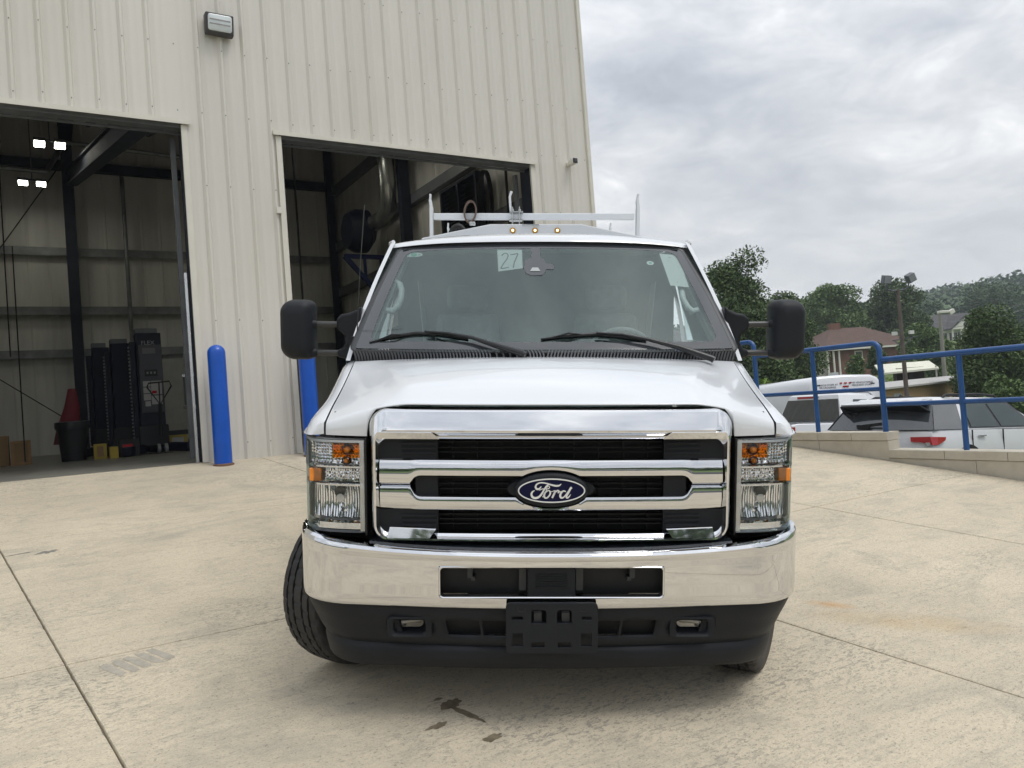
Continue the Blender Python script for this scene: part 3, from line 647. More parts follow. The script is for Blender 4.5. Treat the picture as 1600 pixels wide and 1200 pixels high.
# ------------------------------------------------------------ retaining wall and railing
def retaining():
    u0, u1 = 8.30, 8.52
    T = Thing('retaining_wall', 'low tan block retaining wall with stepped cap beside the concrete pad', 'wall', (8.4, 5.4, padz(0, 5.4)), FB)
    segs = [(-2.2, 1.5, .28, .62), (1.5, 5.35, .735, .62), (5.35, 7.22, .935, .42), (7.22, 9.1, 1.14, .42), (9.1, 11.0, 1.34, .42)]
    for a, b, top, bl in segs:
        if top > 1.4: continue
        k = max(1, round((b-a)/bl)); w = (b-a)/k
        for i in range(k):
            q0, q1 = a+i*w, a+(i+1)*w
            T.part('cap_block', MB().box(u0-.012, u1+.012, q0+.0025, q1-.0025, top-.095, top), M_BLOCK, bevel=.004)
        kk = max(1, round((b-a)/(.86))); w = (b-a)/kk
        for i in range(kk):
            q0, q1 = a+i*w, a+(i+1)*w
            T.part('wall_block', MB().box(u0, u1, q0+.002, q1-.002, top-.95, top-.099), M_BLOCK, bevel=.004)
        T.part('mortar_core', MB().box(u0+.012, u1-.012, a+.01, b-.01, top-1.9, top-.012), mat('mortar', (.34, .31, .26), .95))
    R = Thing('blue_railing', 'blue pipe railing in stepped sections along the top of the retaining wall', 'railing', (8.41, 5.4, .93), FB)
    u = 8.41; r = .029
    secs = [(1.5, 5.41, .735, 1.78, 1.255), (5.44, 7.25, .935, 1.985, 1.44), (7.29, 9.1, 1.14, 2.19, 1.65)]
    def post(n, z0, z1): R.part('post', MB().tube([(u, n, z0), (u, n, z1)], r, 12), M_RAIL, smooth=50)
    for i, (a, b, z0, zt, zm) in enumerate(secs):
        c = .09
        if i == 0: path = [(u, -2.0, zt), (u, b, zt)]
        else: path = [(u, a, z0)]+[(u, a+c-c*math.cos(t), zt-c+c*math.sin(t)) for t in np.linspace(0, PI/2, 7)]+[(u, b-.02, zt)]
        R.part('top_rail', MB().tube(path, r+.003, 12), M_RAIL, smooth=50)
        R.part('mid_rail', MB().tube([(u, a if i else -2.0, zm), (u, b, zm)], r-.003, 12), M_RAIL, smooth=50)
    for n, z0, z1 in ((4.53, .735, 1.78), (3.2, .735, 1.78), (1.9, .735, 1.78), (6.36, .935, 1.985), (8.2, 1.14, 2.19), (9.1, 1.14, 2.19), (.3, .2, 1.78)): post(n, z0, z1)
retaining()
# ------------------------------------------------------------ the white cutaway van
_k = Vector((.06, -.096, 1)).normalized(); _j = Vector((0, 1, 0)); _j = (_j-_k*_j.dot(_k)).normalized(); _i = _j.cross(_k)
_r = .015; _i2 = (_i-_k*_r).normalized(); _k2 = _i2.cross(_j).normalized()
FV = Matrix(((_i2.x, _j.x, _k2.x, .052), (_i2.y, _j.y, _k2.y, 3.1), (_i2.z, _j.z, _k2.z, -.06*.052+.096*3.1), (0, 0, 0, 1)))
VAN = Thing('cutaway_van', 'white cutaway work van with chrome grille and bumper facing the camera', 'van', (0, 0, 0), FV)
def sgn(x): return -1 if x < 0 else 1
SEAM = .925
def hood_pt(x, s):
    """s 0 at the cowl, 1 at the nose"""
    a = min(abs(x)/.92, 1.03)
    yb, zb = .612+.165*a*a, 1.474-.028*a*a
    yn, zn = .105+.085*a**3, 1.320-.080*(max(0, a-.62)/.38)**1.5
    y = lerp(yb, yn, s); z = lerp(zb, zn, s)+.018*math.sin(PI*s)-.030*a**3*math.sin(PI*s)
    z -= .022*max(0, s-.75)**1.5*5
    w = lerp(.80, .60, s)                                    # raised centre between two soft creases
    z += .013*(1-sstep(abs(x), w-.05, w+.05))*sstep(s, 0, .15)*(1-sstep(s, .8, 1))
    return y, z
def van_body():
    xs = sorted({round(v, 4) for v in list(np.linspace(-SEAM+.004, SEAM-.004, 61))+[s*q for s in (-1, 1) for q in (.60, .62, .64, .655, .67, .685, .70, .712, .722, .730, .738, .744, .748, .752)]})
    def zlo(x):
        a = abs(x)
        if a <= .655: return None
        if a < .744: return 1.304-.125*(1-math.sqrt(max(0, 1-((a-.655)/.089)**2)))
        return 1.172
    rows = []
    for s in [0, .04, .1, .2, .3, .4, .5, .6, .7, .78, .86, .92, .96, .985, 1]: rows.append([(x, *hood_pt(x, s)) for x in xs])
    for q, dy in ((.10, -.010), (.25, -.018), (.5, -.024), (.75, -.026), (1, -.024)):
        row = []
        for x in xs:
            y, z = hood_pt(x, 1); l = zlo(x); l = 1.304 if l is None else l; l = min(l, z-.006); row.append((x, y+dy*min(1, (z-l)/.07), lerp(z, l, q)))
        rows.append(row)
    rows.append([(x, y+.03, z+.002) for x, y, z in rows[-1]])
    VAN.part('hood', MB().grid(rows), M_WHITE, smooth=32)
    # dark gap under the hood lip and behind the grille and lamps
    VAN.part('front_support', MB().box(-.90, .90, .24, .30, .60, 1.26), M_DEEP)
    # fenders
    def fender(sx):
        rows = []
        for y, tz in [(.168, 1.174), (.167, 1.196), (.174, 1.220)]+[(v, None) for v in [.19, .205, .23, .27, .33, .40, .47, .55, .63, .72, .80, .95, 1.1, 1.35]]:
            s = (y-.80)/(.19-.80); s = min(1, max(0, s)); hy, zs = hood_pt(SEAM, s)
            if y > .8: zs = 1.445
            if tz: zs = tz
            k = sstep(y, .2, .5); wd = lerp(1.030, 1.000, k)-.0*y; wd -= .045*sstep(y, .45, .85)*0
            if y < .305: q_ = 1-(y-.1465)/.16; wd = min(wd, .934+.106*math.sqrt(max(0, 1-q_*q_)))
            g_ = (wd-SEAM-.003)
            top = zs+.002; out = [(SEAM+.003, top), (SEAM+.003+g_*.25, top-.002), (SEAM+.003+g_*.55, top-.014), (SEAM+.003+g_*.8, top-.036), (wd-.004*g_/.08, top-.07)]
            zb = 1.172 if y < .42 else max(.48, .42+math.sqrt(max(0, .50**2-(y-.86)**2)) if abs(y-.86) < .5 else .48)
            if y < .42: zb = 1.172
            for q in (.25, .5, .75, 1): out.append((wd+.006*math.sin(PI*q), lerp(top-.09, min(zb, top-.02), q) if zb < top-.09 else lerp(top-.07, min(zb, top-.075), q)))
            if y < .42: out = [(a, max(b, 1.1725)) for a, b in out]
            rows.append([(sx*a, y, b) for a, b in out])
        VAN.part('fender', MB().grid(rows, flip=sx < 0), M_WHITE, smooth=40)
        # cab side under the belt
        r2 = []
        for y in (1.35, 1.5, 1.8, 2.1): r2.append([(sx*x, y, z) for x, z in ((.945, 1.46), (.985, 1.40), (1.003, 1.2), (1.003, .8), (.985, .48))])
        d = VAN.part('door', MB().grid(r2, flip=sx < 0), M_WHITE, smooth=40)
        VAN.part('door_handle', MB().box(min(sx*1.0, sx*1.03), max(sx*1.0, sx*1.03), 1.85, 2.0, 1.22, 1.26), M_BLACKG, parent=d)
        # greenhouse side: pillar, roof edge, side glass
        def gp(y, t):   # t 0 at belt, 1 at the roof
            return (sx*(lerp(.968, .828, t**1.1)+.012*math.sin(PI*t)), y, lerp(1.45, 2.085, t))
        rows = []
        for t in np.linspace(0, 1, 9):
            ys = [lerp(.79, 1.365, t), lerp(.815, 1.385, t), lerp(.90, 1.43, t), lerp(.975, 1.50, t), 1.75, 1.985, 2.1]; r_ = [gp(y, t) for y in ys]; rows.append([(r_[0][0]-sx*.024, r_[0][1]-.014, r_[0][2])]+r_)
        VAN.part('cab_side', MB().grid(rows, skip=lambda i, j: 1 <= i <= 6 and j in (4, 5)), M_WHITE, smooth=40)
        q = MB(); rows = []
        for t in np.linspace(.10, .88, 6):
            rows.append([(lambda p: (p[0]+sx*.006, p[1], p[2]))(gp(y, t)) for y in (lerp(.98, 1.50, t), 1.6, 1.98)])
        VAN.part('side_window', q.grid(rows), M_GLASS, smooth=40)
        VAN.part('fuel_rail', MB().tube([(sx*.815, 1.36, 2.085), (sx*.835, 1.38, 2.078), (sx*.83, 2.1, 2.09)], .012, 8), M_WHITE, smooth=50).name = 'drip_rail'
        VAN.part('wheel_housing', MB().lathe((sx*.55, .86, .40), [(.50, 0), (.50, sx*.42)], 28, 'x').v and MB().grid([[(sx*x, .76+.5*math.cos(a), .40+.5*math.sin(a)) for a in np.linspace(-.1, PI+.1, 20)] for x in (.55, .98)]), M_DEEP)
    fender(-1); fender(1)
    rows = []
    for t, y in ((0, 1.262), (.06, 1.280), (.15, 1.32), (.3, 1.42), (.5, 1.6), (.8, 1.9), (1, 2.12)):
        row = []
        for x in np.linspace(-1, 1, 29):
            e = abs(x); zf = 2.076-.026*e**4; zr = 2.150-.050*e**2.2-.03*max(0, e-.9)
            row.append((x*.818, y+.085*e*e*(1-t), lerp(zf, zr, min(1, (t/.4)**.55))))
        rows.append(row)
    VAN.part('roof', MB().grid(rows), M_WHITE, smooth=50)
    VAN.part('cab_floor', MB().box(-.95, .95, .6, 2.1, .55, .6), M_DEEP)
van_body()

def ws_y(x, z): return .66+(z-1.515)*1.12+.15*x*x
def windshield():
    def P(s, t, off=0):     # s -1..1, t 0..1
        zt = 2.082-.030*abs(s)**5; zb = 1.507+.004*s*s
        z = lerp(zb, zt, t); hw = lerp(.945, .793, t)+.012*math.sin(PI*t); x = s*hw
        return (x, ws_y(x, z)+off, z+off*.4)
    ns, nt = 60, 36; S_ = np.linspace(-1, 1, ns+1); T_ = np.linspace(0, 1, nt+1)
    # warp grid lines so that they run along the frit edge
    def inner(s, t): # map unit square to the clear part with round corners
        return s*.925, lerp(.055, .935, t)
    rows = [[P(*inner(s, t)) for s in S_] for t in T_]
    VAN.part('windshield', MB().grid(rows), M_GLASS, smooth=80)
    # black border as a ring of loops from the clear edge to the outer edge with rounded inside corners
    def loop(ms, t0, t1, r, off):
        out = []
        for a, b in rrect(0, (t0+t1)/2, ms, (t1-t0)/2, r, 8): out.append((a, b))
        # subdivide straight runs
        res = []
        for i in range(len(out)):
            p, q = out[i], out[(i+1) % len(out)]; n = 14 if abs(p[0]-q[0]) > .5 else (8 if abs(p[1]-q[1]) > .5 else 1)
            for k in range(n): res.append(P(p[0]+(q[0]-p[0])*k/n, p[1]+(q[1]-p[1])*k/n, off))
        return res
    fr = MB().grid([loop(.91, .062, .925, .055, -.0025), loop(.955, .03, .965, .05, -.0025), loop(.985, .0, .99, .03, -.001)], True)
    VAN.part('windshield_border', fr, M_FRIT, smooth=60)
    sl = MB().grid([loop(.975, -.01, .975, .03, -.004), loop(.985, -.015, .983, .03, -.010), loop(1.0, -.02, .998, .03, -.006), loop(1.005, -.02, 1.003, .03, .01)], True)
    VAN.part('windshield_seal', sl, M_SEAL, smooth=60)
    return P
PW = windshield()
def on_glass(x, z, off=-.006): return (x, ws_y(x, z)+off, z+off*.5)
def cowl():
    rows = []
    for s, dz in ((0, .004), (.3, .010), (1, .012)):
        row = []
        for x in np.linspace(-.925, .925, 41):
            y0, z0 = hood_pt(x, 0); y1 = ws_y(x, 1.508)+.004; row.append((x, lerp(y0+.004, y1, s), lerp(z0-.020, 1.507, s)-.012))
        rows.append(row)
    c = VAN.part('cowl', MB().grid(rows), M_DEEP, smooth=60)
    mb = MB(); n = 118
    for k in range(n):
        x = -.915+1.83*k/(n-1); y0, z0 = hood_pt(x, 0); y1 = ws_y(x, 1.508)-.008; pts = []
        lean = .010*(-1 if x < 0 else 1)
        if abs(x+.16) < .09 and k % 2: continue
        for t in (0, .25, .5, .75, 1):
            pts.append((x+lean*(t*t)*1.3+.002*math.sin(PI*t), lerp(y0+.010, y1, t), lerp(z0-.008, 1.504, t)-.006))
        rws = []
        for p in pts: rws.append([(p[0]-.0036, p[1], p[2]), (p[0]-.0032, p[1]-.004, p[2]+.010), (p[0]+.0032, p[1]-.004, p[2]+.010), (p[0]+.0036, p[1], p[2])])
        mb.grid(rws)
    VAN.part('cowl_rib', mb, mat('cowl_grey', (.085, .09, .10), .45, var=.05), parent=c, stuff=True)
    for x in (-.19, .20, .68): VAN.part('washer_nozzle', MB().box(x-.014, x+.014, .635+.15*x*x, .66+.15*x*x, 1.478, 1.502), M_DEEP, parent=c, bevel=.004)
cowl()
def wiper(blade, arm, link):
    b = [Vector((x, y-.012, z)) for x, y, z in blade]; mb = MB()
    B = VAN.part('wiper_blade', MB().tube(b, [.004, .008, .010, .008, .004], 8), M_BLACKG, smooth=60)
    VAN.part('wiper_rubber', MB().grid([[p+Vector((0, .004, -.004)) for p in b], [p+Vector((0, .012, -.013)) for p in b]]), M_DEEP, parent=B)
    for k in (0, 2):
        p, q = b[k], b[k+2]; m = (p+q)/2+Vector((0, -.012, .016)); VAN.part('blade_bow', MB().tube([lerp(p, q, .15), m, lerp(p, q, .85)], [.003, .005, .003], 6), M_DEEP, parent=B)
    a = [Vector((x, y-.035, z+.004)) for x, y, z in arm]
    VAN.part('wiper_arm', MB().tube([a[0]+Vector((.012, -.005, -.008))]+a, [.017, .016, .013, .009, .007, .005], 8), M_BLACKG, smooth=60)
    VAN.part('washer_hose', MB().tube(link, .0035, 6), M_DEEP)
wiper([(-.852, .799, 1.538), (-.752, .804, 1.564), (-.626, .797, 1.583), (-.498, .77, 1.578), (-.365, .728, 1.556)],
      [(-.106, .63, 1.487), (-.233, .677, 1.523), (-.35, .729, 1.56), (-.467, .766, 1.58), (-.578, .792, 1.588)], [(-.52, .76, 1.556), (-.46, .735, 1.54), (-.42, .715, 1.525)])
wiper([(-.019, .706, 1.556), (.088, .722, 1.569), (.243, .741, 1.579), (.366, .739, 1.568), (.488, .733, 1.548)],
      [(.783, .693, 1.462), (.639, .718, 1.512), (.489, .736, 1.551), (.367, .746, 1.574), (.244, .744, 1.582)], [(.28, .72, 1.548), (.34, .70, 1.53), (.40, .69, 1.515)])

# ---- grille
def grille():
    zc = 1.025
    def L(w, z0, z1, r, y): return [(a*.996, y+.028*(a/.735)**2, b-.010*(b > 1.2)) for a, b in sub(rrect(0, (z0+z1)/2, w, (z1-z0)/2, r, 8))]
    def sub(p):
        out = []
        for i in range(len(p)):
            a, b = p[i], p[(i+1) % len(p)]; n = 16 if abs(a[0]-b[0]) > .5 else (6 if abs(a[1]-b[1]) > .2 else 1)
            for k in range(n): out.append((a[0]+(b[0]-a[0])*k/n, a[1]+(b[1]-a[1])*k/n))
        return out
    loops = [L(.738, .740, 1.296, .075, .17), L(.738, .740, 1.296, .075, .10), L(.735, .743, 1.293, .074, .086), L(.728, .748, 1.286, .072, .074),
             L(.716, .758, 1.228, .062, .046), L(.710, .763, 1.216, .058, .041), L(.703, .768, 1.207, .054, .042), L(.697, .776, 1.178, .046, .058), L(.693, .786, 1.170, .042, .066), L(.690, .790, 1.166, .042, .12)]
    VAN.part('grille_surround', MB().grid(loops, True), M_CHROME, smooth=28)
    # chrome bars; top and bottom edges follow the slots and the badge
    def bar(zt, zb, tilt, n=90, w=.688):
        rows = []
        for t, dy in ((-.12, .05), (0, .012), (.06, .004), (.2, 0), (.5, -.002), (.8, 0), (.94, .004), (1, .012), (1.12, .05)):
            row = []
            for k in range(n+1):
                x = -w+2*w*k/n; a, b = zt(x), zb(x); tt = min(1, max(0, t)); row.append((x, .066+.028*(x/.735)**2+dy+tilt*tt-.0*x, lerp(a, b, tt)))
            rows.append(row)
        return MB().grid(rows)
    def oval(x, h, c, w): return c+h*math.sqrt(max(0, 1-(x/w)**2)) if abs(x) < w else c
    up = lambda x: 1.086-.022*sstep(abs(x), .64, .692)*0
    def a_bot(x):
        a = abs(x)
        if a < .150: return max(1.018, .968+.074*math.sqrt(max(0, 1-(a/.152)**2)))
        if a < .52: return 1.018
        if a < .56: return 1.018-.034*(1-math.sqrt(max(0, 1-((a-.52)/.04)**2)))
        return .986
    def b_top(x):
        a = abs(x)
        if a < .150: return min(.936, .968-.076*math.sqrt(max(0, 1-(a/.152)**2)))
        if a < .52: return .936
        if a < .56: return .936+.040*(1-math.sqrt(max(0, 1-((a-.52)/.04)**2)))
        return .979
    VAN.part('grille_bar', bar(up, a_bot, -.012, 180), M_CHROME, smooth=30)
    VAN.part('grille_bar', bar(b_top, lambda x: .878+.004*sstep(abs(x), .6, .69), .004, 180), M_CHROME, smooth=30)
    for s in (-1, 1):   # bright sloped facets in the lower corners, and the notch on the upper band
        VAN.part('corner_facet', MB().add([(s*.645, .062, .815), (s*.46, .058, .808), (s*.485, .050, .772), (s*.655, .052, .772), (s*.645, .09, .818), (s*.46, .09, .812)],
            [(0, 1, 2, 3), (0, 4, 5, 1)]), M_CHROME, bevel=.003)
        VAN.part('band_notch', MB().add([(s*.69, .075, 1.170), (s*.445, .064, 1.170), (s*.475, .048, 1.198), (s*.69, .062, 1.198)], [(0, 1, 2, 3)]), M_CHROME, solid=.003)
        for z0, z1, x0, x1 in ((1.084, 1.168, .455, .69), (.79, .880, .455, .69), (.935, 1.02, .455, .545)):
            b = VAN.part('slot_shutter', MB().box(min(s*x0, s*x1), max(s*x0, s*x1), .10, .118, z0, z1), M_BLACKP)
            if x1 > .6:
                for k in range(3): VAN.part('shutter_rib', MB().box(min(s*.462, s*.60), max(s*.462, s*.60), .092, .1, z0+.022+k*.019, z0+.030+k*.019), M_BLACKP, parent=b, bevel=.002)
    mb = MB()
    for z in (1.105, 1.125, 1.147, .955, .977, 1.0, .81, .83, .85): mb.box(-.455, .455, .13, .165, z, z+.003)
    for x in np.linspace(-.40, .40, 9): mb.box(x-.002, x+.002, .15, .18, .79, 1.17)
    VAN.part('grille_mesh', mb, M_DEEP, stuff=True)
    VAN.part('grille_back', MB().box(-.72, .72, .20, .21, .75, 1.27), M_DEEP)
grille()
def badge():
    zc = .968
    def ell(w, h, y, n=72): return [(w*math.cos(2*PI*k/n), y, zc+h*math.sin(2*PI*k/n)) for k in range(n)]
    fair = MB(); loops = [ell(.146, .068, .10), ell(.146, .068, .048), ell(.143, .0655, .042), ell(.135, .058, .036), ell(.130, .05, .0355)]
    fair.grid(loops, True); fair.cap(loops[-1])
    B = VAN.part('badge_base', fair, M_BLACKP, smooth=40)
    w = MB()
    for s in (-1, 1): 
        loop = [[(s*(.10+.075*math.cos(a)), y, zc-.002+.040*math.sin(a)*h) for a in np.linspace(-PI/2, PI/2, 14)] for y, h in ((.11, 1), (.085, 1), (.075, .85))]
        w.grid(loop); w.cap([(s*.1, .075, zc+.034), *loop[-1][::-1], (s*.1, .075, zc-.038)])
    VAN.part('badge_wing', w, M_BLACKP, smooth=40, parent=B)
    loops = [ell(.1335, .0492, .0352), ell(.1325, .0485, .0325), ell(.1285, .0445, .0325), ell(.1275, .0435, .0352)]
    VAN.part('badge_ring', MB().grid(loops, True), M_BWHITE, smooth=40, parent=B)
    f = MB(); f.cap(ell(.1290, .0450, .0345)); VAN.part('badge_field', f, M_NAVY, parent=B)
    # script lettering as brush strokes (traced in tenths of millimetres on the oval)
    K = .000239
    def stroke(pts, wd):
        P = [Vector((p[0], p[1])) for p in pts]; Wd = list(wd) if isinstance(wd, (list, tuple)) else [wd]*len(P)
        # Catmull-Rom resample
        Q, R = [], []
        for i in range(len(P)-1):
            p0, p1, p2, p3 = P[max(i-1, 0)], P[i], P[i+1], P[min(i+2, len(P)-1)]
            for k in range(5):
                t = k/5; Q.append(.5*((2*p1)+(-p0+p2)*t+(2*p0-5*p1+4*p2-p3)*t*t+(-p0+3*p1-3*p2+p3)*t**3)); R.append(lerp(Wd[i], Wd[i+1], t))
        Q.append(P[-1]); R.append(Wd[-1]); rows = []
        for i, q in enumerate(Q):
            d = (Q[min(i+1, len(Q)-1)]-Q[max(i-1, 0)]); d = d.normalized() if d.length else Vector((1, 0)); nn = Vector((-d.y, d.x))*R[i]/2; row = []
            for e, y in ((1, .0344), (1, .0322), (-1, .0322), (-1, .0344)):
                v = q+nn*e; row.append(((v.x-803)*K, y, zc+(380-v.y)*K))
            rows.append(row)
        return MB().grid(rows)
    st = [([(632, 305), (600, 345), (560, 350), (538, 315), (560, 270), (620, 245), (700, 252), (790, 278), (870, 296), (930, 290), (962, 262)], [10, 26, 34, 30, 24, 20, 20, 26, 30, 24, 8]),
          ([(750, 275), (715, 305), (680, 360), (640, 430), (590, 485), (530, 502), (485, 480), (470, 435), (490, 395), (525, 375)], [14, 22, 26, 30, 34, 36, 36, 32, 24, 8]),
          ([(600, 372), (650, 348), (700, 350)], [8, 14, 10]),
          ([(700, 350), (738, 348), (768, 328), (758, 302), (736, 306), (722, 340), (712, 385), (686, 430), (652, 488)], [10, 12, 14, 14, 12, 12, 14, 20, 8]),
          ([(745, 375), (705, 400), (680, 450), (690, 492), (725, 498), (765, 460), (782, 415), (765, 378), (735, 380)], [16, 26, 32, 30, 24, 24, 26, 20, 12]),
          ([(775, 392), (815, 392), (850, 375)], [12, 10, 10]), ([(868, 372), (850, 420), (812, 500)], [26, 32, 30]),
          ([(838, 445), (868, 400), (905, 376), (925, 395), (905, 418)], [12, 20, 26, 28, 16]), ([(925, 400), (955, 395), (990, 380)], [10, 12, 10]),
          ([(1040, 395), (1000, 382), (960, 415), (945, 465), (965, 498), (1005, 485), (1045, 435), (1075, 385)], [14, 24, 32, 34, 30, 20, 16, 10]),
          ([(1136, 322), (1112, 345), (1080, 410), (1048, 470), (1060, 498), (1090, 480), (1118, 440)], [34, 34, 32, 30, 28, 18, 6])]
    for pts, wd in st: VAN.part('badge_letter_stroke', stroke(pts, wd), M_BWHITE, parent=B)
badge()

# ---- headlights
def hl_y(x): # front face of the lamp against distance from the centreline
    return .118+.035*((x-.75)/.2)**2 if x < .93 else .1465+.03*(x-.93)/.02*0+.0+ .16*(1-math.sqrt(max(0, 1-min(1, (x-.93)/.109)**2)))+.9*(x-.93)*.3
def headlight(sx):
    X = lambda x: sx*x
    def surf(x0, x1, z0, z1, d, nx=24, flip=False):
        xs = np.linspace(x0, x1, nx); return [[(X(x), hl_y(x)+d, z) for x in xs] for z in np.linspace(z0, z1, 4)]
    xo = 1.000; z0, z1 = .775, 1.160
    # housing tray
    xs = list(np.linspace(.752, .93, 8))+[.93+.108*math.sin(a) for a in np.linspace(.15, PI/2*.97, 9)]
    H = VAN.part('headlight', MB().grid([[(X(x), hl_y(x)+.085, z) for x in xs] for z in (z0+.005, .9, 1.0, z1-.005)]).grid([[(X(x), hl_y(x)+d, z) for x in xs] for z, d in ((z0+.005, .085), (z0, .004))]).grid([[(X(x), hl_y(x)+d, z) for x in xs] for z, d in ((z1-.005, .085), (z1, .004))])
        .grid([[(X(.752), hl_y(.752)+d, z) for d in (.004, .045)] for z in (z0, z1)]).grid([[(X(xs[-1]), hl_y(xs[-1])+d, z) for d in (.0, .12)] for z in (z0, z1)]), M_LAMPH, smooth=30)
    def strip(x0, x1, za, zb, d0, m, name='bezel_strip', curve=0):
        xx = [x for x in xs if x0 <= x <= x1]; xx = sorted({x0, x1, *xx})
        return VAN.part(name, MB().grid([[(X(x), hl_y(x)+d0+dd, z+curve*((x-x0)/(x1-x0))) for x in xx] for z, dd in ((za, .012), (lerp(za, zb, .2), 0), (lerp(za, zb, .8), 0), (zb, .012))]), m, smooth=50, parent=H)
    strip(.757, 1.028, 1.142, 1.158, .006, M_LAMPH); strip(.760, 1.02, 1.038, 1.050, .008, M_CHROME); strip(.760, 1.02, .964, .976, .008, M_CHROME)
    strip(.757, 1.025, .780, .822, .008, M_CHROME)
    VAN.part('bezel_side', MB().grid([[(X(.757), hl_y(.757)+d, z), (X(.775), hl_y(.775)+d, z)] for z, d in ((.78, .008), (1.155, .008))]), M_LAMPH, parent=H, solid=.004)
    VAN.part('bezel_side', MB().grid([[(X(x), hl_y(x)+.006, z) for x in (1.006, 1.015, 1.025, 1.031)] for z in (.825, 1.14)]), M_LAMPH, parent=H, smooth=60)
    def facets(x0, x1, za, zb, nx, nz, depth, m, name, d0=.036, dish=0, jitter=0):
        mb = MB(); rr = random.Random(nx*nz)
        for i in range(nx):
            for k in range(nz):
                a, b = lerp(x0, x1, i/nx), lerp(x0, x1, (i+1)/nx); c, d = lerp(za, zb, k/nz), lerp(za, zb, (k+1)/nz)
                def y(x, z):
                    u = (x-x0)/(x1-x0)*2-1; v = (z-za)/(zb-za)*2-1; return hl_y(min(x, 1.0))+d0+dish*(1-.5*(u*u+v*v))
                m_ = ((a+b)/2, (c+d)/2); e = depth*(1+jitter*rr.uniform(-1, 1))
                vs = [(X(a), y(a, c), c), (X(b), y(b, c), c), (X(b), y(b, d), d), (X(a), y(a, d), d), (X(m_[0]+jitter*rr.uniform(-.3, .3)*(b-a)), y(*m_)+e, m_[1]+jitter*rr.uniform(-.3, .3)*(d-c))]
                mb.add(vs, [(0, 1, 4), (1, 2, 4), (2, 3, 4), (3, 0, 4)])
        return VAN.part(name, mb, m, parent=H)
    def flutes(x0, x1, za, zb, n):
        rr = random.Random(4)
        for part_, m in (('reflector', M_REFL),):
            mb = MB()
            for i in range(n):
                a, b = lerp(x0, x1, i/n), lerp(x0, x1, (i+1)/n); tilt = rr.uniform(-.10, .16); cv = rr.uniform(.6, 1.5); rows = []
                for k in range(9):
                    z = lerp(za, zb, k/8); v = k/4-1; u = ((a+b)/2-x0)/(x1-x0)*2-1; row = []
                    base = hl_y(min((a+b)/2, 1.0))+.046+.022*(1-.7*u*u)*(1-v*v*cv*.8)+tilt*(z-(za+zb)/2)*.35
                    for j in range(6):
                        t = j/5; row.append((X(lerp(a, b-.0007, t)+.006*v*v*(-u)), base-.0030*math.sin(PI*t), z))
                    rows.append(row)
                mb.grid(rows)
            VAN.part(part_, mb, m, parent=H, smooth=60)
        VAN.part('lamp_bowl_back', MB().grid([[(X(x), hl_y(min(x, 1.0))+.074, z) for x in (x0, (x0+x1)/2, x1)] for z in (za-.01, zb+.005)]), M_DEEP, parent=H)
    # top compartment: clear grid, the bulb's amber reflection painted on as colour; middle strip; main bowl with vertical flutes
    facets(0.897, 1.003, 1.052, 1.140, 8, 7, -.007, M_REFL, 'reflector', dish=.01, jitter=.15)
    facets(0.775, 0.897, 1.074, 1.140, 9, 5, -.007, M_AMBERC, 'amber_bulb_reflection', dish=.014, jitter=.2)
    facets(0.775, 0.897, 1.052, 1.078, 8, 2, -.006, M_REFL, 'reflector', dish=.01, jitter=.4)
    facets(0.775, 0.9341, .980, 1.034, 16, 4, -.005, M_REFL, 'reflector', dish=.004, jitter=.5)
    flutes(0.7723, 1.0057, .828, .962, 20)
    facets(0.8015, 0.8678, .850, .945, 5, 5, -.006, M_REFL, 'reflector', d0=.046, dish=.030, jitter=.5)
    for x, z, r in ((0.8307, 1.112, .014), (0.836, 1.066, .011)):
        VAN.part('turn_bulb', MB().sphere((X(x), hl_y(x)+.035, z), r, 14), M_AMBER, smooth=60, parent=H)
        VAN.part('bulb_socket', MB().lathe((X(x), hl_y(x)+.042, z), [(r*1.5, .0), (r*1.7, -.004), (r*1.2, -.008)], 16, 'y'), mat('dark_amber', (.12, .03, .01), .3, metal=.5), parent=H)
    VAN.part('headlamp_bulb', MB().lathe((X(0.8572), hl_y(.857)+.03, .918), [(.0, -.03), (.017, -.028), (.018, .0), (.0, .01)], 18, 'y'), M_SILV, smooth=40, parent=H)
    VAN.part('bulb_shield', MB().lathe((X(0.8625), hl_y(.857)+.03, .940), [(.0, -.012), (.022, -.012), (.022, .01)], 14, 'y'), mat('shield_dark', (.06, .06, .06), .3, metal=.6), smooth=40, parent=H)
    VAN.part('side_marker', MB().box(min(X(0.9407), X(0.9924)), max(X(0.9407), X(0.9924)), hl_y(.94)+.018, hl_y(.985)+.04, .980, 1.034), M_AMBER, bevel=.004, parent=H)
    # clear outer shell
    shell = MB().grid([[(X(x), hl_y(x)+d, z) for x in xs] for z, d in ((z0+.002, .004), (z0+.006, 0), (.88, -.004), (.96, -.004), (.968, -.008), (.975, -.004), (1.03, -.004), (1.04, -.008), (1.048, -.004), (1.1, -.004), (z1-.006, 0), (z1-.002, .004))])
    VAN.part('lens_cover', shell, M_LENS, smooth=60, parent=H)
    VAN.part('lamp_gasket', MB().box(min(X(.744), X(.751)), max(X(.744), X(.751)), .105, .2, .77, 1.165), M_DEEP, parent=H)
headlight(1); headlight(-1)

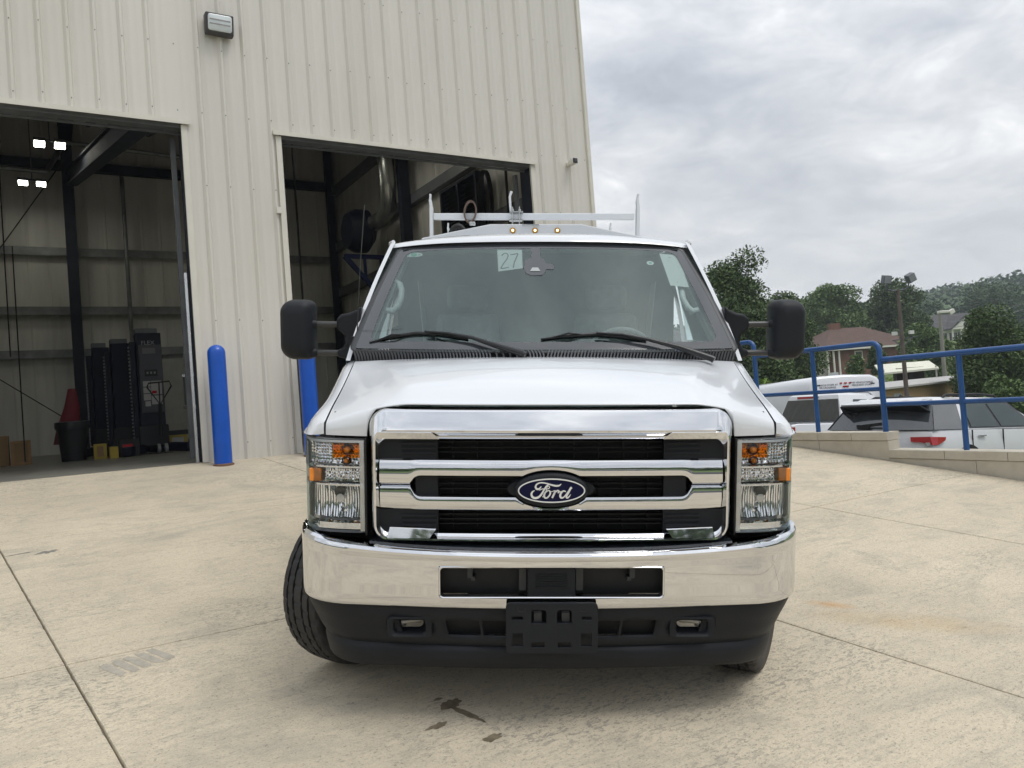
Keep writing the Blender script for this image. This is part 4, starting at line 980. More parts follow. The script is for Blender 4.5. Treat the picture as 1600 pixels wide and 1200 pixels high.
# ---- bumper
def by(x):
    a = abs(x)
    return .055*(a/.8)**2 if a < .8 else .055+.1375*(a-.8)*.5+.20*(1-math.sqrt(max(0, 1-min(1, (a-.8)/.249)**2)))
BX = [.0, .06, .13, .19, .25, .31, .37, .41, .43, .441, .446]
BXo = [.50, .56, .62, .68, .74, .80, .84, .88, .915, .945, .975, 1.0, 1.018, 1.032, 1.042, 1.047]
def bumper():
    xs = sorted([-v for v in BX[1:]+BXo]+BX+BXo)
    def row(z, dy, lift=0, w=1.0): return [(x*w, by(x)+dy, z+lift*(abs(x)/1.03)**3) for x in xs]
    zs = [(.724, .16, .052), (.728, .13, .052), (.729, .05, .052), (.728, .022, .052), (.721, .006, .050), (.711, -.002, .046), (.703, -.003, .04), (.695, .000, .032), (.690, .003, .024), (.685, .003, .016), (.668, .002, .005),
          (.664, .002, .004), (.655, .002, .003), (.62, .001, 0), (.58, .002, 0), (.552, .003, 0), (.544, .003, 0), (.541, .003, 0), (.52, .005, 0), (.505, .008, 0), (.496, .014, 0), (.491, .022, 0), (.489, .035, 0)]
    rows = [row(*z) for z in zs]; hx = .446
    def skip(i, j):
        xm = (xs[j]+xs[j+1])/2; zm = (zs[i][0]+zs[i+1][0])/2; return abs(xm) < hx and .541 < zm < .668
    mb = MB().grid(rows, skip=skip)
    # side returns
    for s in (0, -1):
        mb.grid([[rows[k][s], (rows[k][s][0], rows[k][s][1]+.22, rows[k][s][2])] for k in range(3, len(rows))])
    B = VAN.part('bumper', mb, M_CHROME, smooth=28)
    # bright rim round the opening
    L = lambda w, h, r, y: [(a, by(a)+y, b) for a, b in rrect(0, .6045, w, h, r, 6)]
    VAN.part('opening_rim', MB().grid([L(.4475, .0650, .014, .008), L(.4485, .0655, .016, -.0015), L(.4455, .0625, .016, -.005), L(.441, .0585, .015, -.002), L(.4395, .057, .014, .03)], True), M_CHROME, smooth=50, parent=B)
    VAN.part('opening_corner_fill', MB().box(-.455, .455, .09, .10, .535, .675), M_DEEP, parent=B)
    VAN.part('sensor_block', MB().box(-.095, .095, .02, .085, .545, .664), M_BLACKP, bevel=.004, parent=B)
    for z in (.582, .592, .602, .612, .622, .632): VAN.part('sensor_rib', MB().box(-.062, .062, .016, .0195, z, z+.004), M_BLACKP, parent=B)
    for s in (-1, 1):
        VAN.part('bracket', MB().box(min(s*.10, s*.128), max(s*.10, s*.128), .05, .088, .56, .664), M_SEAL, parent=B)
        VAN.part('hook_bracket', MB().box(min(s*.315, s*.335), max(s*.315, s*.335), .05, .088, .61, .667).box(min(s*.305, s*.32), max(s*.305, s*.32), .05, .088, .60, .615), M_SEAL, parent=B)
    # black step pad on top
    rows = []
    for y, z in ((.16, .736), (.13, .738), (.06, .738), (.034, .736), (.028, .727)):
        rows.append([(x, by(x)+y, z+.052*(abs(x)/1.03)**3) for x in np.linspace(-.73, .73, 40)])
    VAN.part('step_pad', MB().grid(rows), mat('step_pad_black', (.018, .022, .028), .22, var=.6, scale=14, coat=.4, bump=.3, bscale=40), smooth=40, parent=B)
    VAN.part('step_pad_filler', MB().box(-.98, .98, .20, .27, .60, .775), M_DEEP, parent=B)
    for s in (-1, 1):
        VAN.part('end_pocket', MB().grid([[(s*x, by(x)+d, z) for x in np.linspace(.755, .93, 10)] for d, z in ((.035, .768), (.055, .764), (.13, .764))]), mat('grey_chrome', (.25, .26, .28), .15, metal=1), parent=B, smooth=40)
bumper()

def valance():
    def w(z): 
        if z > .40: return lerp(.955, .99, (z-.40)/.09)
        if z > .31: return lerp(.915, .955, (z-.31)/.09)
        return lerp(.90, .915, (z-.22)/.09)
    xs0 = sorted({round(s*v, 4) for s in (-1, 1) for v in [0, .05, .1, .15, .187, .23, .285, .297, .34, .39, .437, .47, .505, .53, .56, .60, .635, .67, .69, .72, .76, .80, .84, .88, .915, .945, .97, .995, 1.018, 1.032, 1.042, 1.047]})
    zs = [(.496, .05), (.492, .022), (.484, .014), (.462, .010), (.440, .012), (.437, .012), (.42, .016), (.40, .018), (.378, .018), (.374, .018), (.35, .020), (.335, .024), (.322, .030), (.312, .016), (.300, .012), (.27, .014), (.245, .020), (.235, .028), (.231, .05)]
    rows = [[(x*w(z), by(x)+dy+.02+(.02*(1-(z-.231)/.26)), z-.012*(x)**2*(z < .32)) for x in xs0] for z, dy in zs]
    def skip(i, j):
        xm = abs((xs0[j]+xs0[j+1])/2); zm = (zs[i][0]+zs[i+1][0])/2
        if .374 < zm < .440 and (.187 < xm < .285 or .297 < xm < .437): return True
        return .378 < zm < .437 and .505 < xm < .635
    mb = MB().grid(rows, skip=skip)
    for s in (0, -1): mb.grid([[rows[k][s], (rows[k][s][0]*.99, rows[k][s][1]+.22, rows[k][s][2])] for k in range(1, len(rows)-1)])
    V = VAN.part('lower_valance', mb, M_BLACKP, smooth=35, solid=.012)
    for s in (-1, 1):
        L = lambda w_, h, y, dx=0: [(s*(.570+dx)+a, by(.57)+y, b) for a, b in rrect(0, .406, w_, h, .02, 5)]
        VAN.part('tow_hook_bezel', MB().grid([L(.092, .046, .035), L(.090, .044, .024), L(.080, .036, .022), L(.066, .029, .03), L(.05, .022, .09)], True), M_BLACKP, smooth=40, parent=V)
        VAN.part('tow_hook', MB().tube([(s*.53, .10, .42), (s*.56, .085, .425), (s*.60, .085, .42), (s*.60, .10, .40)], .012, 8), mat('hook_metal', (.30, .29, .27), .4, metal=.5), smooth=50, parent=V)
        VAN.part('slot_back', MB().box(min(s*.18, s*.44), max(s*.18, s*.44), .10, .11, .36, .45), M_DEEP, parent=V)
        VAN.part('seam_line', MB().box(min(s*.668, s*.672), max(s*.668, s*.672), by(.67)+.031, by(.67)+.034, .40, .485), M_DEEP, parent=V)
    # number plate bracket
    c = (0, .435)
    out = rrect(0, .4345, .178, .0985, .016, 4)
    cu = bpy.data.curves.new('bracket_outline', 'CURVE'); cu.dimensions = '2D'; cu.fill_mode = 'BOTH'; cu.extrude = .006; cu.bevel_depth = .0025; cu.bevel_resolution = 1
    def spl(p):
        q = cu.splines.new('POLY'); q.points.add(len(p)-1); q.use_cyclic_u = True
        for k, (a, b) in enumerate(p): q.points[k].co = (a, b, 0, 1)
    spl(out)
    for x0, x1, z0, z1 in ((-.158, -.112, .467, .484), (.116, .158, .467, .484), (-.158, -.112, .360, .416), (.112, .158, .360, .416), (-.083, -.02, .452, .510), (.018, .080, .452, .510), (-.083, -.026, .356, .380), (.022, .078, .356, .380)):
        q = [(x0, z0), (x1, z0), (x1, z1), (x0, z1)]
        if z1 > .5: q = [(x0, z0), (x1, z0), (x1, z1-.01), (x1-.008, z1), (x0+.008, z1), (x0, z1-.01)]
        spl(q)
    o = bpy.data.objects.new('tmp', cu); COL.objects.link(o); me = bpy.data.meshes.new_from_object(o.evaluated_get(bpy.context.evaluated_depsgraph_get()))
    mb = MB(); mb.add([(v.co.x, -.020-v.co.z, v.co.y) for v in me.vertices], [tuple(p.vertices) for p in me.polygons]); bpy.data.objects.remove(o)
    P = VAN.part('plate_bracket', mb, M_BLACKP, smooth=30, fixn=False)
    for s in (-1, 1):
        VAN.part('clip', MB().tube([(s*.12-.016, -.029, .517), (s*.12-.011, -.029, .502), (s*.12+.011, -.029, .502), (s*.12+.016, -.029, .517)], .0022, 6), M_DEEP, parent=P)
        VAN.part('mount_tab', MB().box(min(s*.04, s*.07), max(s*.04, s*.07), -.010, .03, .445, .49), M_SEAL, parent=P)
        VAN.part('screw_hole', MB().lathe((s*.095, -.0285, .366), [(0, 0), (.003, 0), (.003, .002)], 10, 'y'), M_DEEP, parent=P)
valance()

# ---- wheels
def wheel_meshes():
    R, Wd = .388, .225; n = 192; prof = []; ribs = []
    # across the tread: (offset, radius, rib flag)
    xs = [(-.1125, R-.075, 0), (-.1135, R-.04, 0), (-.108, R-.018, 0), (-.097, R-.006, 1), (-.070, R, 1), (-.068, R-.009, 0), (-.061, R-.009, 0), (-.059, R+.001, 2), (-.031, R+.002, 2), (-.029, R-.009, 0), (-.022, R-.009, 0), (-.020, R+.002, 1), (.020, R+.002, 1)]
    full = xs+[(-a, r, f) for a, r, f in xs[:-2][::-1]]
    rows = []
    for a, r, f in full:
        row = []
        for k in range(n):
            t = 2*PI*k/n+(.02*math.sin(a*160) if f == 2 else 0); rr = r-(.006 if f and k % 6 == (0 if f == 1 else 3) else 0); row.append((a, rr*math.cos(t), rr*math.sin(t)))
        rows.append(row)
    tyre = MB().grid(rows, True)
    side = MB()
    for s in (-1, 1): side.lathe((0, 0, 0), [(R-.075, s*.1125), (R-.10, s*.112), (R-.14, s*.104), (R-.165, s*.09), (R-.17, s*.06)], 64, 'x')
    rim = MB().lathe((0, 0, 0), [(R-.165, -.092), (R-.178, -.085), (R-.19, -.04), (.15, -.055), (.10, -.085), (.06, -.09), (0, -.09)], 48, 'x').lathe((0, 0, 0), [(R-.165, .092), (R-.178, .08), (R-.19, 0)], 48, 'x')
    hub = MB().lathe((0, 0, 0), [(.062, -.09), (.06, -.125), (.045, -.13), (0, -.13)], 24, 'x')
    return mesh_of('tyre', tyre, M_RUB, smooth=30), mesh_of('sidewall', side, M_RUB, smooth=60), mesh_of('rim', rim, mat('rim_white', (.55, .55, .55), .4), smooth=40), mesh_of('hub', hub, M_SILV, smooth=40)
WM = wheel_meshes()
def wheel(x, y, steer=0, flip=False):
    w = bpy.data.objects.new('wheel', WM[0]); COL.objects.link(w); w.parent = VAN.o; w.location = (x, y, .388-.004); w.rotation_euler = (0, 0, steer+(PI if flip else 0))
    for nm, m in (('sidewall', WM[1]), ('rim', WM[2]), ('hub', WM[3])):
        o = bpy.data.objects.new(nm, m); COL.objects.link(o); o.parent = w
wheel(-.915, .72, math.radians(-31)); wheel(.955, .64, math.radians(-27), True)
for s in (-1, 1):
    for d in (.80, 1.06): wheel(s*d, 4.36, 0, s > 0)
VAN.part('axle', MB().tube([(-.8, .86, .38), (.8, .86, .38)], .05, 10).tube([(-.8, 4.36, .38), (.8, 4.36, .38)], .07, 10).box(-.2, .2, 4.2, 4.5, .25, .52), M_DEEP)
VAN.part('chassis_frame', MB().box(-.48, -.38, .25, 5.6, .50, .68).box(.38, .48, .25, 5.6, .50, .68).box(-.35, .35, .3, 1.0, .30, .62), M_DEEP)

# ---- mirrors
def mirror(sx):
    c = 1.252; zc = 1.600
    def L(w, h, r, y, dx=0, dz=0): return [(sx*(c+dx+a), y, zc+dz+b) for a, b in rrect(0, 0, w, h, [r, r*.62, r*.62, r], 8)]
    loops = [L(.026, .08, .025, .905, -.01), L(.052, .118, .045, .912), L(.070, .138, .06, .928), L(.081, .149, .068, .952), L(.085, .153, .07, .985), L(.085, .153, .07, 1.04), L(.081, .149, .066, 1.055)]
    mb = MB().grid(loops, True); mb.cap(loops[0]); mb.cap(loops[-1], True)
    H = VAN.part('towing_mirror', mb, M_BLACKP, smooth=60)
    VAN.part('mirror_glass', MB().cap([(p[0]*1, 1.057, p[2]) for p in L(.073, .14, .06, 0)]), M_CHROME, parent=H)
    # raised upper shell edge
    VAN.part('shell_ridge', MB().tube([(sx*(c-.083), .960, zc+.062), (sx*(c-.03), .925, zc+.062), (sx*(c+.035), .928, zc+.050), (sx*(c+.058), .945, zc+.012), (sx*(c+.068), .96, zc-.06)], [.004, .007, .007, .005, .002], 8), M_BLACKP, smooth=60, parent=H)
    for z, q in ((zc+.028, 0), (zc-.118, 1)):
        VAN.part('arm_boss', MB().tube([(sx*(c-.0), .955, z), (sx*(c-.05), .955, z), (sx*(c-.088), .985, z)], [.016, .026, .021], 14), M_BLACKP, smooth=60, parent=H)
        VAN.part('mirror_arm', MB().tube([(sx*(c-.085), .985, z), (sx*1.03, .985, z-.002)], .0155, 14), mat('arm_grey', (.045, .045, .045), .35), smooth=60, parent=H)
    # mount on the door corner
    prof = [(.925, 1.72), (.95, 1.70), (.985, 1.685), (1.025, 1.678), (1.050, 1.655), (1.052, 1.605), (1.03, 1.590), (1.008, 1.565), (1.008, 1.525), (1.025, 1.505), (1.050, 1.495), (1.050, 1.462), (1.0, 1.45), (.93, 1.45)]
    VAN.part('mirror_mount', MB().prism([(sx*a, b) for a, b in prof][::sx], 'y', .955, 1.03), M_BLACKP, bevel=.014, seg=3, smooth=60)
mirror(-1); mirror(1)
VAN.part('antenna', MB().tube([(-.945, .87, 1.462), (-.93, .875, 1.55), (-.916, .89, 1.85), (-.893, .93, 2.22)], [.006, .003, .0024, .0022], 8), mat('antenna_steel', (.06, .06, .055), .3, metal=.6))
VAN.part('antenna_base', MB().lathe((-.947, .86, 1.445), [(.034, -.01), (.032, .014), (.016, .024), (.010, .12), (.0, .125)], 16), M_BLACKP, smooth=50)

# ---- inside the cab and behind the glass
def interior():
    rows = []
    for t, z in ((0, 1.475), (.15, 1.490), (.5, 1.495), (.8, 1.485), (1, 1.44), (1.02, 1.25)):
        rows.append([(x, lerp(.72+.14*x*x, 1.14, min(1, t)), z-.03*(abs(x)/.9)**4+(.03*math.exp(-((x-.42)/.2)**2)*sstep(t, .4, .9))) for x in np.linspace(-.87, .87, 30)])
    VAN.part('dashboard', MB().grid(rows), M_DASH, smooth=50)
    VAN.part('steering_wheel', MB().tube([(.44+.19*math.cos(a), 1.28-.06*math.sin(a), 1.42+.18*math.sin(a)) for a in np.linspace(0, 2*PI, 28)], .016, 8).obox((.27, 1.27, 1.42), (.61, 1.27, 1.42), .03, .06).obox((.44, 1.20, 1.40), (.44, 1.05, 1.34), .08, .08), M_DASH, smooth=50)
    for s in (-1, 1):
        S_ = VAN.part('seat', MB().box(s*.44-.25, s*.44+.25, 1.35, 1.85, .95, 1.10), M_SEAT, bevel=.05, seg=3, smooth=50)
        VAN.part('seat_back', MB().add([(s*.44-.24, 1.82, 1.05), (s*.44+.24, 1.82, 1.05), (s*.44+.20, 1.92, 1.70), (s*.44-.20, 1.92, 1.70), (s*.44-.24, 1.96, 1.05), (s*.44+.24, 1.96, 1.05), (s*.44+.20, 2.02, 1.70), (s*.44-.20, 2.02, 1.70)],
            [(0, 1, 2, 3), (7, 6, 5, 4), (0, 4, 5, 1), (1, 5, 6, 2), (2, 6, 7, 3), (3, 7, 4, 0)]), M_SEAT, bevel=.06, seg=3, smooth=50, parent=S_)
        VAN.part('headrest', MB().box(s*.44-.13, s*.44+.13, 1.90, 2.0, 1.72, 1.88), M_SEAT, bevel=.04, seg=3, smooth=50, parent=S_)
        # pillar trim with grab handle
        def pil(t, o): z = lerp(1.50, 2.04, t); x = s*(lerp(.905, .775, t)-o); return (x, ws_y(x, z)+.05+.05*(o < .03), z)
        VAN.part('pillar_trim', MB().grid([[pil(t, 0), pil(t, .05), (lambda p: (p[0]+s*.03, p[1]+.13, p[2]))(pil(t, .075))] for t in np.linspace(0, 1, 8)]), M_TRIMG, smooth=60)
        hp = [(.800, 1.84), (.775, 1.852), (.755, 1.84), (.738, 1.805), (.735, 1.76), (.748, 1.715), (.77, 1.693), (.80, 1.70)]
        VAN.part('grab_handle', MB().tube([(s*x, ws_y(x, z)+.055, z) for x, z in hp], [.014, .016, .017, .016, .016, .017, .018, .015], 10), M_TRIMG, smooth=60)
        VAN.part('door_panel', MB().grid([[(s*.93, y, z) for y in (.95, 2.1)] for z in (.7, 1.45)]), M_TRIMG)
        VAN.part('seat_belt', MB().obox((s*.74, 1.95, 1.9), (s*.66, 1.90, 1.1), .045, .004), M_TRIMG)
    VAN.part('headliner', MB().grid([[(x, y, z-.03*abs(x)**2) for x in np.linspace(-.76, .76, 9)] for y, z in ((1.32, 2.055), (1.6, 2.09), (2.1, 2.09))]), M_TRIMG, smooth=60)
    VAN.part('cab_rear_wall', MB().box(-.9, .9, 2.08, 2.1, .6, 2.1), mat('rear_trim', (.46, .53, .515), .8, var=.2, scale=2))
    for s in (-1, 1): VAN.part('sun_visor', MB().box(min(s*.12, s*.62), max(s*.12, s*.62), 1.40, 1.55, 2.045, 2.06), M_TRIMG, bevel=.006)
    # camera housing behind the glass
    q = [(-.052, 2.045), (-.052, 1.985), (-.085, 1.965), (-.095, 1.925), (-.085, 1.895), (-.06, 1.882), (-.0, 1.882), (.018, 1.90), (.022, 1.915), (.058, 1.915), (.066, 1.928), (.058, 1.948), (.022, 1.95), (.012, 1.97), (-.005, 1.985), (-.005, 2.045)]
    mb = MB(); n = len(q)
    f = [(x, ws_y(x, z)+.006, z) for x, z in q]; b = [(x, ws_y(x, z)+.05, z-.01) for x, z in q]
    mb.add(f+b, [tuple(range(n)), tuple(range(n, 2*n))[::-1]]+[(i, n+i, n+(i+1) % n, (i+1) % n) for i in range(n)])
    VAN.part('camera_housing', mb, mat('housing_grey', (.012, .012, .016), .5))
    VAN.part('sensor_blackout', MB().cap([(x, ws_y(x, z)-.003, z) for x, z in q]), M_FRIT)
    VAN.part('camera_window', MB().add([(x, ws_y(x, z)-.006, z) for x, z in ((-.062, 1.905), (-.008, 1.905), (-.020, 1.925), (-.050, 1.925))], [(0, 1, 2, 3)]), mat('camera_plate', (.42, .45, .45), .4), solid=.001)
    def sheet(name, q, m, off=.004, th=.0006, parent=None):
        return VAN.part(name, MB().add([(x, ws_y(x, z)+off, z+off*.3) for x, z in q], [(0, 1, 2, 3)]), m, solid=th, parent=parent)
    c = sheet('number_card', [(-.228, 1.900), (-.100, 1.918), (-.102, 2.026), (-.238, 2.032)], M_PAPER, .014)
    def seg(pts, w=.006):
        mb = MB()
        for a, b in zip(pts, pts[1:]): 
            A, B = [Vector((p[0], ws_y(*p)+.0095, p[1]+.002)) for p in (a, b)]; mb.obox(A, B, w, .001, up=(0, -1, .9))
        return mb
    VAN.part('card_digit', seg([(-.212, 1.995), (-.200, 2.008), (-.185, 2.008), (-.177, 1.995), (-.183, 1.975), (-.200, 1.950), (-.214, 1.925), (-.214, 1.919), (-.195, 1.922), (-.174, 1.926)]), M_PENCIL, parent=c)
    VAN.part('card_digit', seg([(-.166, 1.999), (-.124, 2.006), (-.132, 1.985), (-.144, 1.955), (-.150, 1.924)]), M_PENCIL, parent=c)
    s = sheet('inspection_sheet', [(.672, 1.828), (.772, 1.818), (.756, 2.003), (.650, 2.012)], M_PAPER, .007)
    mb = MB()
    for k in range(13):
        t = .05+.07*k; z = lerp(2.0, 1.83, t); x0 = lerp(.66, .68, t); L_ = (.05, .07, .03, .06, .08, .07, .08, .05, .08, .07, .06, .08, .04)[k]
        mb.add([(x, ws_y(x, zz)+.0045, zz) for x, zz in ((x0, z), (x0+L_, z-.001), (x0+L_, z+.0025), (x0, z+.0035))], [(0, 1, 2, 3)])
    VAN.part('print_line', mb, mat('faint_print', (.42, .50, .47), .8), parent=s, stuff=True)
    def dot(name, cx, cz, rx, rz, m, off):
        return VAN.part(name, MB().cap([(x, ws_y(x, z)+off, z) for x, z in [(cx+rx*math.cos(2*PI*k/24), cz+rz*math.sin(2*PI*k/24)) for k in range(24)]]), m)
    dot('oval_sticker', -.694, 2.008, .050, .0135, M_PAPER, .007); dot('sticker_centre', -.694, 2.008, .018, .011, M_MINT, .0055); dot('sticker_centre', -.725, 2.008, .006, .004, M_MINT, .0055); dot('sticker_centre', -.664, 2.009, .006, .004, M_MINT, .0055)
    dot('round_sticker', .588, 1.957, .020, .012, M_PAPER, .007); dot('sticker_centre', .588, 1.957, .009, .005, M_MINT, .0055)
interior()

# ---- utility body and ladder rack
def body():
    B = VAN.part('utility_body', MB().box(-1.03, 1.03, 2.35, 5.6, .62, 1.42).box(-.74, .74, 2.16, 5.58, .7, 2.14), M_ALU, bevel=.02)
    q = [(-.765, 2.12), (.745, 2.12), (.735, 2.195), (.30, 2.285), (-.30, 2.285), (-.75, 2.195)]
    VAN.part('body_roof', MB().prism(q, 'y', 2.13, 5.6), M_ALU, bevel=.006)
    for x in (-.152, -.006, .140):
        L = VAN.part('marker_light', MB().lathe((x+.0, 2.13, 2.243), [(.0, -.012), (.016, -.010), (.020, -.002), (.020, .002)], 20, 'y'), mat('marker_amber', (.38, .20, .03), .25, coat=.6), smooth=40)
        VAN.part('marker_bulb', MB().sphere((x, 2.117, 2.243), .0085, 10), M_LAMPON, smooth=60, parent=L)
    VAN.part('body_strap', MB().box(-.09, .02, 2.122, 2.129, 2.279, 2.284), M_SILV)
    # rack
    for y in (2.42, 3.9, 5.3):
        VAN.part('rack_crossbar', MB().box(-.70, .69, y, y+.045, 2.355, 2.398), M_RACK, bevel=.004)
        for s in (-1, 1):
            xx = s*.715
            VAN.part('rack_upright', MB().obox((xx, y+.02, 2.12), (xx, y+.02, 2.44), .022, .05, up=(0, 1, 0)).obox((xx, y+.02, 2.44), (xx+s*.002-.006, y+.02, 2.49), .018, .045, up=(0, 1, 0)).obox((xx-.006+s*.002, y+.02, 2.49), (xx+s*.004-.002, y+.02, 2.53), .012, .035, up=(0, 1, 0)), M_RACK)
    for s in (): VAN.part('rack_rail', MB().box(s*.715-.018, s*.715+.018, 2.47, 5.3, 2.31, 2.35), M_RACK)
    VAN.part('ladder_hook', MB().tube([(-.165, 2.41, 2.40), (-.170, 2.41, 2.46), (-.172, 2.41, 2.51), (-.160, 2.41, 2.545)], [.007, .008, .008, .010], 8), M_RACK, smooth=50)
    C = VAN.part('clamp', MB().box(-.17, -.08, 2.40, 2.46, 2.400, 2.409).box(-.175, -.085, 2.40, 2.46, 2.345, 2.352), M_SILV)
    for x in (-.153, -.105): VAN.part('bolt', MB().tube([(x, 2.405, 2.30), (x, 2.405, 2.44)], .0045, 6).lathe((x, 2.405, 2.409), [(0, .014), (.009, .014), (.009, 0)], 6), M_SILV, parent=C)
    mb = MB(); rows = []
    for k in range(25):
        a = 2*PI*k/24; cx, cz = -.445+.005*math.cos(a), 2.405; rows.append([(cx+.040*math.sin(a)-.03*(math.cos(a) < -.7)*0, y, cz+.072*math.cos(a)) for y in (2.385, 2.435)])
    VAN.part('tie_strap', mb.grid(rows), M_STRAP, solid=.010)
    VAN.part('strap_buckle', MB().box(-.45, -.41, 2.38, 2.44, 2.315, 2.335), M_SILV, bevel=.004)
    VAN.part('hose_loop', MB().tube([(-.585+.085*math.cos(a), 3.2, 2.19+.22*math.sin(a)) for a in np.linspace(0, PI, 18)], .022, 8), M_DEEP, smooth=60)
    VAN.part('pipe_bundle', MB().tube([(-.45, 3.0, 2.325), (-.05, 3.0, 2.335)], .018, 8), M_DEEP)
    for x in (-.555, .44): VAN.part('rack_pin', MB().tube([(x, 3.6, 2.2), (x+.0, 3.6, 2.33), (x+.012*sgn(x), 3.6, 2.37)], .006, 6), M_RACK)
body()
# ------------------------------------------------------------ vehicles in the lower lot
def at(px, py, Y):
    """world point at forward distance Y seen in direction px, py of the photograph"""
    rho, th, f = math.atan(.075), math.atan(26/1200), 1200.
    x, y = (px-800)/f, (600-py)/f; r = x*math.cos(rho)+y*math.sin(rho); u = -x*math.sin(rho)+y*math.cos(rho)
    v = Vector((r, math.cos(th)-u*math.sin(th), u*math.cos(th)+math.sin(th))); return Vector((0, 0, CAM_Z))+v*(Y/v.y)
CARW = mat('car_white', (.72, .735, .76), .2, coat=.8, var=.01)
M_CARGL = glassmat('tinted_glass', (.10, .115, .12), 1.6, base=.03)
M_SUVREAR = mat('suv_rear_glass', (.045, .05, .055), .05, coat=.9, var=.1)
def carF(u, n, z=None, rot=0, pitch=.066): return FB @ Matrix.Translation((u, n, lotz(u) if z is None else z)) @ Matrix.Rotation(rot, 4, 'Z') @ Matrix.Rotation(pitch, 4, 'Y')
def car_body(T, L, zb, hw, rearx=.0, hoodz=1.05):
    st = [(rearx+.0, .93, .50, zb-.10), (rearx+.03, .97, .42, zb-.03), (rearx+.2, 1, .34, zb), (1.2, 1, .30, zb), (3.0, 1, .30, zb-.02), (L-1.35, .99, .30, zb-.04), (L-.5, .95, .32, hoodz-.1), (L-.1, .86, .36, hoodz-.25), (L, .78, .45, .75)]
    rows = []
    for x, w, z0, z1 in st:
        w *= hw; half = [(0, z0), (w*.85, z0), (w*.97, z0+.12), (w, lerp(z0, z1, .45)), (w*.985, lerp(z0, z1, .75)), (w*.955, z1-.02), (w*.93, z1), (0, z1+.01)]
        rows.append([(x, -a, b) for a, b in half]+[(x, a, b) for a, b in half[-2:0:-1]])
    mb = MB().grid(rows, True); mb.cap(rows[0]); mb.cap(rows[-1], True); return T.part('body', mb, CARW, smooth=35)
def wheels_of(T, L, hw, r=.38):
    me = mesh_of('car_wheel', MB().lathe((0, 0, 0), [(0, -.10), (r*.62, -.10), (r*.66, -.12), (r*.95, -.12), (r, -.09), (r, .09), (r*.95, .12), (r*.6, .12), (0, .1)], 24, 'y'), M_RUB, smooth=40)
    mr = mesh_of('car_rim', MB().lathe((0, 0, 0), [(0, -.125), (r*.2, -.125), (r*.58, -.105)], 20, 'y').lathe((0, 0, 0), [(0, .125), (r*.2, .125), (r*.58, .105)], 20, 'y'), M_SILV, smooth=40)
    for x in (.95, L-.95):
        for s in (-1, 1):
            w = T.inst('wheel', me, (x, s*(hw-.12), r)); T.inst('rim', mr, (0, 0, 0), parent=w)
            T.part('wheel_arch', MB().lathe((x, s*(hw+.004), r+.02), [(r+.07, 0), (r-.06, 0)], 24, 'y'), M_DEEP)
